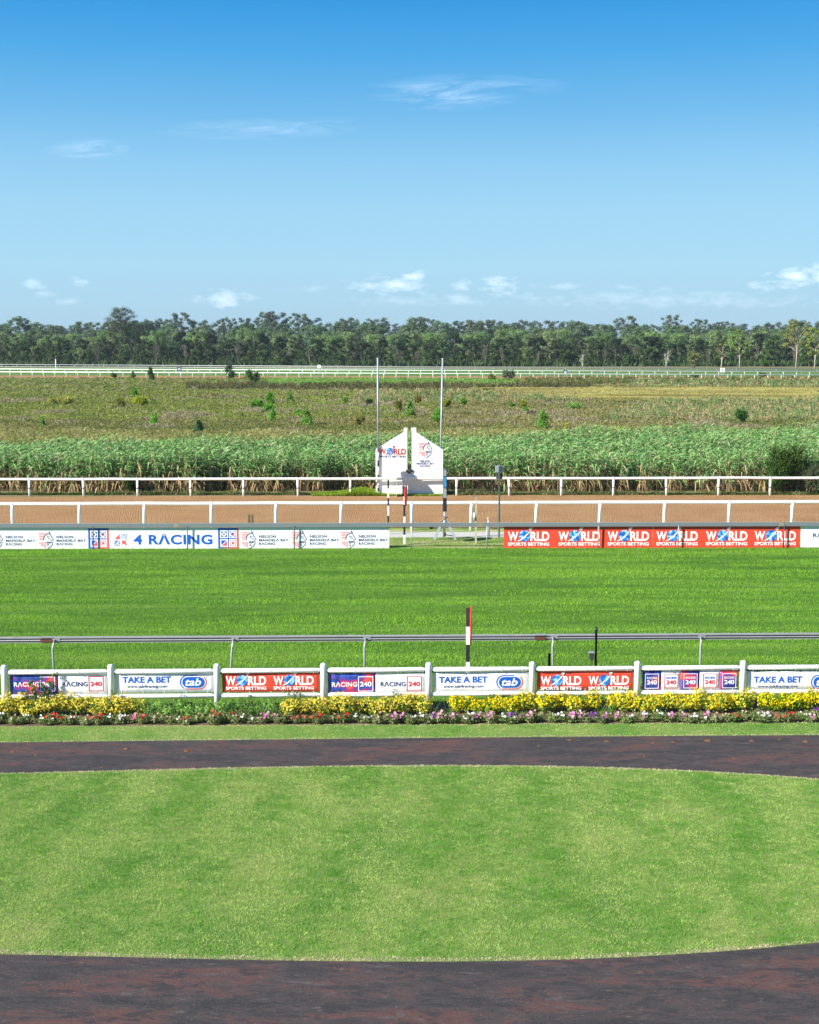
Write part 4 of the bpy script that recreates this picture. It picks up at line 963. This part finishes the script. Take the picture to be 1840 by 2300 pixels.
kinds = {'w': ((.62,.62,.55), (.85,.85,.8), 'white'), 'p': ((.55,.14,.36), (.75,.30,.55), 'pink'), 'v': ((.10,.03,.25), (.30,.04,.40), 'violet'), 'r': ((.55,.01,.015), (.65,.04,.02), 'red'), 'n': ((.34,.20,.15), (.45,.32,.26), 'faded salmon')}
plan = [(-20,'w'),(12,'w'),(40,'n'),(70,'w'),(100,'w'),(128,'r'),(150,'r'),(172,'w'),(200,'n'),(232,'r'),(256,'w'),(285,'w'),(305,'p'),(332,'r'),(360,'n'),(384,'n'),(410,'w'),(424,'r'),(450,'n'),(478,'n'),(502,'r'),(530,'n'),(555,'w'),(585,'n'),(606,'p'),
        (632,'n'),(655,'r'),(675,'r'),(692,'r'),(726,'r'),(755,'n'),(780,'r'),(806,'w'),(832,'w'),(858,'n'),(885,'p'),(908,'p'),(930,'w'),(950,'w'),(972,'v'),(995,'p'),(1022,'p'),(1046,'w'),(1062,'w'),(1082,'p'),(1106,'p'),(1135,'w'),(1150,'v'),(1168,'p'),(1190,'p'),(1205,'n'),
        (1250,'w'),(1268,'w'),(1285,'p'),(1302,'p'),(1325,'v'),(1342,'v'),(1356,'p'),(1390,'p'),(1415,'w'),(1446,'p'),(1455,'w'),(1480,'w'),(1505,'p'),(1530,'p'),(1556,'w'),(1566,'w'),(1590,'p'),(1612,'n'),(1640,'n'),(1662,'r'),(1680,'n'),(1706,'w'),(1722,'w'),(1750,'r'),(1775,'r'),(1800,'w'),(1822,'p'),(1845,'v'),(1870,'p')]
protos = {}
rr = random.Random(4)
for i, (px, k) in enumerate(plan):
    c0, c1, nm = kinds[k]
    if k not in protos:
        protos[k] = [bedding(40+len(protos)*3+q, c0, c1, 7 if k != 'n' else 4, .34) for q in range(2)]; used = {}
        for q in protos[k]: q['fresh'] = 1
    pr_ = protos[k][i % 2]
    o = pr_ if pr_.get('fresh') else copy_tree(pr_)
    if 'fresh' in o: del o['fresh']
    base_y = 1627-6*(px/1840)+rr.uniform(-3.5, 1.5)
    o.location = G(px, base_y); o.rotation_euler = (0, 0, rr.uniform(-.4, .4)); s = rr.uniform(.85, 1.2); o.scale = (s, s, s*rr.uniform(.9, 1.2))
    tag(o, f'low petunia plant with {nm} blossoms along the front of the flower bed', 'flower', f'{nm} petunias in the flower bed')
for k, q in protos.items():
    for e in q:
        if 'fresh' in e:
            for ch in list(e.children): bpy.data.objects.remove(ch)
            bpy.data.objects.remove(e)

# --- fallen leaf clumps and clods on the upper path
rc = random.Random(9)
cm = mat('brown_clod', (.16,.07,.025), .95, noise=(30, (.07,.035,.015), .8))
for i, (px, py, w_) in enumerate([(1281,1664,12),(1364,1666,13),(1467,1670,10),(1513,1668,12),(1591,1665,18),(1690,1665,13),(1752,1662,9),(1811,1667,16),(1210,1677,9),(1448,1700,8),(1650,1705,9),(285,1683,16),(82,1697,10),(30,1690,12),(420,1688,16),(230,1725,8)]):
    p = G(px, py); s_ = w_*p.y/F/2; m = MB(); vs = []; nn = 14
    for j in range(3):
        rr_ = [1, .62, .15][j]; vs += [(s_*rr_*math.cos(2*PI*q/nn)*(1+.45*(rc.random()-.5)), s_*.75*rr_*math.sin(2*PI*q/nn)*(1+.5*(rc.random()-.5)), [.0, .55, .75][j]*s_*.45*(1+.5*(rc.random()-.5))) for q in range(nn)]
    m.add(vs, [(j*nn+q, j*nn+(q+1)%nn, (j+1)*nn+(q+1)%nn, (j+1)*nn+q) for j in range(2) for q in range(nn)]+[tuple(range(2*nn, 3*nn))], cm)
    o = m.build('clod', None, (p.x, p.y, .008)); tag(o, 'small brown clod lying on the upper worn path', 'clod', 'brown clods on the upper path')
# --- single bushes on the heath
def bush(px, py, w, h, c0, c1, label, seed, shape='round', name='bush', n=900, leaf=None, mt=None, back=0):
    r = np.random.RandomState(seed); p = G(px, py); s = p.y/F; p.x *= (p.y+back)/p.y; p.y += back; W_ = w*s/2; H_ = h*s; root = empty(name, p, 0, label, 'bush', 'single bushes on the heath')
    cs = []; rs = []
    nb = 9 if back < 1.7 else 16
    for i in range(nb):
        if shape == 'cone': z = H_*(.15+.75*i/nb); q = W_*(1-.75*i/nb); cs.append(((r.rand()-.5)*q, (r.rand()-.5)*q, z)); rs.append((q*.75+.05, q*.75+.05, H_*.16))
        elif shape == 'flat': cs.append(((r.rand()-.5)*W_*1.6, (r.rand()-.5)*W_, H_*(.5+.3*r.rand()))); rs.append((W_*.4, W_*.4, H_*.28))
        else: cs.append(((r.rand()-.5)*W_*1.1, (r.rand()-.5)*W_*1.1, H_*(.3+.45*r.rand()))); rs.append((W_*.48, W_*.48, H_*.30))
    m = MB()
    for i in range(4): q = cs[i*2]; m.tube([((r.rand()-.5)*.15,0,0),(q[0]*.5,q[1]*.5,q[2]*.6),q], [.05,.035,.02], bark, 6)
    m.build('stems', root)
    Q, C = leaf_cloud(r, cs, rs, int(n*.75), leaf or max(.12, 3.2*s), c0, c1, .15, aspect=.5, up=.2)
    nb_ = 60 if back < 1 else 500; ci = np.asarray(cs)[r.randint(len(cs), size=nb_)]; dd = r.randn(nb_,3)*.5; dd[:,2] = abs(dd[:,2])+.4; dd /= np.linalg.norm(dd, axis=1)[:,None]; ll = (.5+.6*r.rand(nb_))[:,None]*min(W_, .6)*.75
    sd = np.cross(dd, r.randn(nb_,3)); sd /= np.linalg.norm(sd, axis=1)[:,None]; sd *= (leaf or max(.12, 3.2*s))*.35; tip = ci+dd*(ll+np.asarray(rs).mean()*.7)
    Q = np.concatenate([Q, np.stack([ci-sd, ci+sd, tip+sd*.3, tip-sd*.3], 1)]); C = np.concatenate([C, mixc(c0, c1, .3+.7*r.rand(nb_))])
    add_parts(root, 'foliage', Q, C, mt or leafm); return root
DG = ((.03,.075,.02), (.08,.15,.035)); BG = ((.07,.21,.02), (.17,.38,.04)); YG = ((.20,.24,.02), (.38,.40,.05)); OL = ((.13,.14,.025), (.25,.25,.05)); BR = ((.16,.10,.03), (.26,.19,.06))
for i, (px, py, w, h, c, sh, lb) in enumerate([
 (135,909,62,18,YG,'flat','low spreading yellow green bush on the left of the heath'), (273,916,32,22,OL,'round','olive bush left of a yellowish round bush'),
 (304,892,20,21,BG,'cone','dark green bush above a pair of olive bushes'), (316,913,42,23,YG,'round','yellowish round bush on the left half of the heath'),
 (97,963,16,27,BG,'cone','small spiky green bush near the sandy streak at far left'), (347,958,26,28,BG,'cone','spiky bright green bush left of the bluish green one'),
 (447,972,25,30,((.025,.10,.035),(.07,.19,.06)),'cone','bluish green conical bush just above the reeds'), (568,917,18,16,BG,'round','small rounded bush at the left end of the central green cluster'),
 (583,917,24,20,BG,'round','dark bush in the central green cluster'), (606,908,26,26,BG,'cone','tall bright bush at the top of the central green cluster'),
 (604,927,30,22,BG,'round','bright green bush in the middle of the central green cluster'), (613,949,22,34,BG,'cone','bright narrow bush at the foot of the central green cluster'),
 (652,906,20,22,BG,'cone','small green bush right of the central cluster'), (688,958,34,42,BG,'cone','large bright green bush above the middle of the reeds'),
 (670,935,18,14,BG,'round','small green tuft above the large middle bush'), (775,908,14,15,BG,'round','small green tuft left of the tall left pole'), (829,912,17,15,DG,'round','dark green tuft left of the tall left pole top part'),
 (808,956,30,24,OL,'round','olive bush left of the tall left pole'), (895,925,16,26,OL,'round','olive green upright bush left of the bright one between the poles'),
 (921,938,30,40,BG,'cone','bright green bush between the two tall poles'), (938,908,18,17,BR,'round','rusty brown bush between the two tall poles'),
 (1003,917,23,20,YG,'round','yellow green bush right of the tall right pole'), (986,952,32,38,BG,'round','bright green bush behind the tall right pole'),
 (1040,912,20,18,BG,'round','green bush right of a yellow green one by the right pole'), (1152,917,13,13,BG,'round','tiny green bush right of centre'), (1176,918,18,17,YG,'round','bright yellow bush right of the poles'),
 (1183,930,14,16,BG,'round','small bright green bush under the bright yellow one'), (1219,963,36,46,BG,'cone','large tall green bush on the right half of the heath'), (1272,968,10,18,YG,'cone','slim yellow green shoot right of the large tall bush'),
 (1292,922,28,16,BG,'flat','flat bright green bush near the golden marsh'), (1665,951,36,32,((.03,.10,.015),(.08,.17,.03)),'round','compact dark green bush at right before the reeds'),
 (256,849,16,11,DG,'round','low shrub by the distant rail at left'), (338,855,20,32,DG,'cone','slender dark sapling against the distant rail at left'), (1713,848,20,8,DG,'flat','small dark low bush on the far rail at right'),
 (1143,853,34,22,((.04,.07,.03),(.10,.13,.06)),'round','grey green shrub against the distant rail right of the poles'), (1105,852,20,12,OL,'round','olive shrub left of the grey green shrub at the distant rail'),
 (300,850,16,14,DG,'cone','thin dark shrub at the distant rail far left'), (1390,975,40,10,YG,'flat','low yellow patch of shrub beside the reeds at right'), (1560,851,18,8,DG,'flat','little dark bush under the distant rail at right')]):
    bush(px, py, w, h, c[0], c[1], lb, 100+i, sh, n=int(900+w*h*1.8))
bush(515, 851, 36, 35, (.015,.045,.018), (.05,.10,.035), 'dark small tree crossing the distant rail left of centre', 61, 'cone', n=1500)
bush(566, 864, 40, 35, (.03,.075,.015), (.09,.16,.03), 'round dark green tree with a shadow in front of the distant rail', 62, 'round', n=1700)
bush(1757, 1114, 104, 118, (.012,.035,.008), (.07,.12,.022), 'big dark rounded bush standing in the reeds at right', 66, 'round', n=15000, leaf=.10, back=1.9)
bush(1828, 1114, 60, 70, (.06,.085,.04), (.15,.18,.09), 'grey green shrub beside the big dark bush at the right edge', 64, 'round', n=5000, leaf=.10, back=1.6)
bush(300, 1113, 40, 42, (.02,.05,.012), (.07,.12,.03), 'dark leafy shrub at the foot of the reeds on the left', 65, 'round', n=2600, leaf=.10, back=1.0)

# --- woodland: one tree of each kind, then copies
def euc(seed, hgt, crown, c0, c1, nclump=16, n=2300, trunk=ebark, tall=.55, leaf=.75):
    r = np.random.RandomState(seed); root = empty('eucalyptus_tree', (0,0,0)); m = MB(); cs = []; rs = []
    lean = (r.rand()-.5)*.15*hgt; leaf *= 1.0
    tp = [(0,0,-.5),(lean*.3,0,hgt*.3),(lean*.7,.2,hgt*.6),(lean,.2,hgt*.85)]; m.tube(tp, [.24,.19,.13,.06], trunk, 7)
    for i in range(nclump):
        f = tall+(1-tall)*(i+.5)/nclump; a = i*2.4+r.rand(); R_ = crown*.5*(1.05-abs(f-(tall+.45*(1-tall)))*1.5)*(.45+.6*r.rand())
        c_ = (lean*f+R_*math.cos(a), R_*math.sin(a), hgt*f); cs.append(c_); q = min(crown, 10)*(.115+.075*r.rand()); rs.append((q, q, q*.60))
        f0 = f*.72; m.tube([(lean*f0,0,hgt*f0),(lean*f+.5*R_*math.cos(a), .5*R_*math.sin(a), hgt*(f0*.4+f*.6)), (c_[0],c_[1],c_[2]-.3)], [.12,.08,.04], trunk, 5)
    m.build('trunk', root)
    Q, C = leaf_cloud(r, cs, rs, n, leaf, c0, c1, .35, aspect=.5, up=.45, jit=.4); add_parts(root, 'crown', Q, C, leafm); return root
def pine(seed, hgt, crown, c0, c1):
    r = np.random.RandomState(seed); root = empty('pine_tree', (0,0,0)); m = MB(); cs = []; rs = []
    m.tube([(0,0,-.5),(.1,0,hgt*.4),(0,0,hgt*.9)], [.34,.26,.10], bark, 8)
    for i in range(40):
        f = .46+.52*(i+.5)/40; a = i*2.4; R_ = crown*.5*math.sqrt(max(.10, 1-((f-.66)/.36)**2))*(.50+.55*r.rand())
        c_ = (R_*math.cos(a), R_*math.sin(a), hgt*f); cs.append(c_); q = crown*.13*(1+.4*r.rand()); rs.append((q*1.15,q*1.15,q*.6))
        m.tube([(0,0,hgt*(f-.10)),(R_*.55*math.cos(a),R_*.55*math.sin(a),hgt*(f-.04)),c_], [.14,.09,.04], bark, 5)
    m.build('trunk', root); Q, C = leaf_cloud(r, cs, rs, 9000, .42, c0, c1, .3, aspect=.45, up=.5); add_parts(root, 'crown', Q, C, needm); return root
def dark(seed, hgt, crown, c0, c1, n=2000, leaf=.5, trunk=bark):
    r = np.random.RandomState(seed); root = empty('thicket_tree', (0,0,0)); m = MB(); cs = []; rs = []
    for q in range(3):
        a = r.rand()*2*PI; m.tube([(.2*math.cos(a),.2*math.sin(a),-.3),(.5*math.cos(a),.5*math.sin(a),hgt*.4),(crown*.22*math.cos(a),crown*.22*math.sin(a),hgt*.8)], [.14,.11,.05], trunk, 6)
    m.build('trunk', root)
    for i in range(26):
        f = .10+.84*r.rand(); a = r.rand()*2*PI; R_ = crown*.42*r.rand()**.5*(1.15-.5*f); cs.append((R_*math.cos(a), R_*math.sin(a), hgt*f)); q = crown*(.10+.075*r.rand()); rs.append((q,q,q*.75))
    Q, C = leaf_cloud(r, cs, rs, n, leaf, c0, c1, .35, aspect=.6, up=.3); add_parts(root, 'crown', Q, C, leafm); return root
def bare(seed, hgt, crown, trunk, leafn=160):
    r = np.random.RandomState(seed); root = empty('bare_tree', (0,0,0)); m = MB(); cs = []
    for q in range(5):
        a = r.rand()*2*PI; t = (crown*.4*math.cos(a)*r.rand(), crown*.4*math.sin(a)*r.rand(), hgt*(.75+.25*r.rand())); m.tube([(.1,0,-.3),(t[0]*.4,t[1]*.4,hgt*.4),t], [.08,.06,.02], trunk, 5)
        for k in range(6):
            f = .4+.5*r.rand(); o = Vector(t)*f; e = o+Vector(((r.rand()-.5)*crown*.5,(r.rand()-.5)*crown*.5,hgt*.2)); m.tube([o,e], [.05,.02], trunk, 4); cs.append(tuple(e))
    m.build('trunk', root); Q, C = leaf_cloud(r, cs, [(.5,.5,.5)]*len(cs), leafn, .35, (.10,.085,.06), (.17,.14,.11), .2); add_parts(root, 'crown', Q, C, leafm); return root
TRR = random.Random(77)
fresh = set()
def place(protos_, D, px, label, cat, group, smin=.85, smax=1.15, sx_=1.0):
    i = TRR.randrange(len(protos_)); pr_ = protos_[i]
    o = pr_ if pr_.name not in fresh else copy_tree(pr_)
    fresh.add(pr_.name); s = TRR.uniform(smin, smax)
    o.location = (X(D, px, 768), D, 0); o.rotation_euler = (0, 0, TRR.uniform(0, 2*PI)); o.scale = (s*sx_, s*sx_, s*TRR.uniform(.92, 1.08))
    return tag(o, label, cat, group)
EG = ((.050,.095,.046), (.17,.245,.115)); EG2 = ((.075,.14,.042), (.24,.34,.12)); EG3 = ((.036,.066,.042), (.12,.165,.095))
tallE = [euc(200+i, 19.6+i*.7, 13+i%3, *EG3, nclump=34, n=3600, tall=.50, leaf=.62) for i in range(4)]
midE = [euc(220+i, 15.5+i*.5, 13+i%2, *EG, nclump=60, n=6000, tall=.22, leaf=.62) for i in range(4)]
palE = [euc(240+i, 12.3+i*.5, 10.5, *EG2, nclump=50, n=4600, tall=.16, leaf=.52) for i in range(3)]
drk = [dark(260+i, 10.6+.5*i, 8.0, [(.009,.028,.008),(.012,.032,.008),(.007,.021,.008),(.016,.040,.009)][i], [(.034,.070,.016),(.048,.082,.020),(.022,.048,.014),(.070,.115,.024)][i], 4200, .42) for i in range(4)]
grn = [dark(280+i, 6.6+.4*i, 6.0, (.024,.056,.012), (.09,.155,.03), 2600) for i in range(3)]
bar = [bare(300+i, 8.2+.4*i, 4.5, mat('pale_dead_wood', (.15,.13,.11), .9)) for i in range(3)]
def row(pr_, D, n, jx, label, cat, group, ja=14, x0=-180, x1=2020, **k):
    for i in range(n):
        px = x0+(x1-x0)*(i+.5)/n+TRR.uniform(-jx, jx); 
        place(pr_, D+TRR.uniform(-ja, ja), px, label, cat, group, **k)
g1 = 'tall eucalyptus trees along the skyline'; g2 = 'blue green eucalyptus trees in the middle of the wood'; g3 = 'pale green young trees in the wood'; g4 = 'dark thicket trees at the front of the wood'; g5 = 'low green trees at the wood edge'; g6 = 'bare grey trees at the wood edge'
def skyline(px): return float(np.interp(px, [-200,0,110,240,330,700,860,1000,1200,1320,1430,1560,1840,2050], [.91,.91,.84,.80,.98,1.0,.95,.93,.94,.88,.91,.95,.93,.93]))
for i in range(64):
    px = -190+2230*(i+.5)/64+TRR.uniform(-14, 14); o = place(tallE, 690+TRR.uniform(-22, 22), px, 'tall umbrella crowned eucalyptus standing on the wooded skyline', 'tree', g1, .93, 1.05); k_ = skyline(px); o.scale = tuple(q*k_ for q in o.scale)
row(midE, 645, 52, 16, 'broad blue green eucalyptus in the middle of the distant wood', 'tree', g2)
row(midE, 600, 44, 18, 'blue green eucalyptus in the lower middle of the distant wood', 'tree', g2, smin=.75, smax=.98)
row(palE, 565, 40, 20, 'pale green young tree between the dark thicket and the eucalyptus', 'tree', g3, smin=.85, smax=1.05)
row(palE, 545, 46, 18, 'pale green young tree rising just behind the dark thicket', 'tree', g3, 8, smin=.82, smax=1.0)
row(drk, 525, 58, 12, 'dark evergreen thicket tree in the front of the distant wood', 'tree', g4, 10, smin=.85, smax=1.08)
row(drk, 502, 56, 14, 'dark thicket tree directly behind the distant grey rails', 'tree', g4, 8, smin=.62, smax=.95)
row(grn, 484, 62, 14, 'low mid green tree at the foot of the distant wood', 'tree', g5, 7, smin=.45, smax=.95)
row(bar, 481, 20, 40, 'bare grey branched tree at the foot of the distant wood', 'tree', g6, 5, smin=.6, smax=1.0, x0=200)
# trees that stand out
o = pine(400, 1, 1, (.02,.05,.018), (.075,.125,.04)) if False else None
def single(fn, px, ybase, ytop, label, name, **k):
    D = G(px, ybase).y; h = H(D, ytop); o = fn(D, h, **k); o.location = (X(D, px, 768), D, 0); o.name = name; return tag(o, label, 'tree')
single(lambda D, h: pine(401, h, 66*D/F, (.014,.034,.010), (.055,.085,.026)), 272, 814.5, 690, 'tall lone pine with a bare trunk rising above the wood on the left', 'pine_tree')
single(lambda D, h: pine(402, h, 60*D/F, (.010,.03,.014), (.035,.065,.028)), 322, 815, 727, 'dark pine just right of the tall lone pine', 'pine_tree')
single(lambda D, h: euc(403, h, 42*D/F, (.07,.14,.02), (.17,.26,.04), 20, 2400, pbark, .35, .5), 1664, 828, 741, 'bright green tree with a pale trunk in front of the wood at right', 'eucalyptus_tree')
single(lambda D, h: euc(404, h, 70*D/F, (.10,.12,.03), (.26,.26,.07), 15, 1800, pbark, .45, .55), 1790, 829, 720, 'yellowish eucalyptus with bare pale limbs at the right edge of the wood', 'eucalyptus_tree')
single(lambda D, h: euc(405, h, 55*D/F, (.09,.14,.02), (.24,.29,.05), 18, 2000, pbark, .35, .55), 1832, 830, 737, 'yellow green tree cut by the right edge of the picture', 'eucalyptus_tree')
single(lambda D, h: euc(406, h, 30*D/F, (.09,.14,.03), (.20,.25,.06), 12, 1000, pbark, .35, .5), 1622, 828, 765, 'slim pale trunked tree left of the bright green tree', 'eucalyptus_tree')
single(lambda D, h: dark(407, h, 34*D/F, (.04,.085,.015), (.14,.21,.03), 1600, .45), 78, 824, 776, 'yellowish green rounded tree low at the left of the wood', 'thicket_tree')
single(lambda D, h: dark(408, h, 40*D/F, (.07,.11,.02), (.17,.21,.05), 1400, .45), 1560, 828, 790, 'low yellow green tree at the foot of the wood on the right', 'thicket_tree')
single(lambda D, h: bare(409, h, 20*D/F, mat('white_dead_wood', (.45,.42,.38), .9), 20), 1310, 828, 795, 'white dead tree with twisted limbs at the foot of the wood', 'bare_tree')
single(lambda D, h: bare(410, h, 22*D/F, mat('white_dead_wood'), 20), 1497, 828, 788, 'white dead tree beneath the wood right of centre', 'bare_tree')
for o_ in bpy.data.objects:
    pass
# the floor of brush beneath the wood
n = 60000; yb = 478+rng.rand(n)*240; xb = (rng.rand(n)*2-1)*(yb*.36)
c = mixc((.02,.045,.015), (.07,.11,.03), rng.rand(n)); fast('undergrowth', blades(xb, yb, 1.0+2.2*rng.rand(n), 1.0, .8, c, 0), c, leafm, kind='stuff')

# ------------------------------------------------------------------ air
def haze():
    m = bpy.data.materials.new('haze_air'); m.use_nodes = True; t = m.node_tree; t.nodes.clear(); b = NB(t)
    p = b.n('ShaderNodeVolumePrincipled', {'Color': (.72,.84,1,1), 'Density': .00009, 'Anisotropy': .2})
    o = b.n('ShaderNodeOutputMaterial'); b.link(p.outputs[0], o.inputs['Volume'])
    q = MB(); q.box(-700, 700, -60, 900, -1, 34, m); h = q.build('haze'); h['kind'] = 'stuff'
haze()
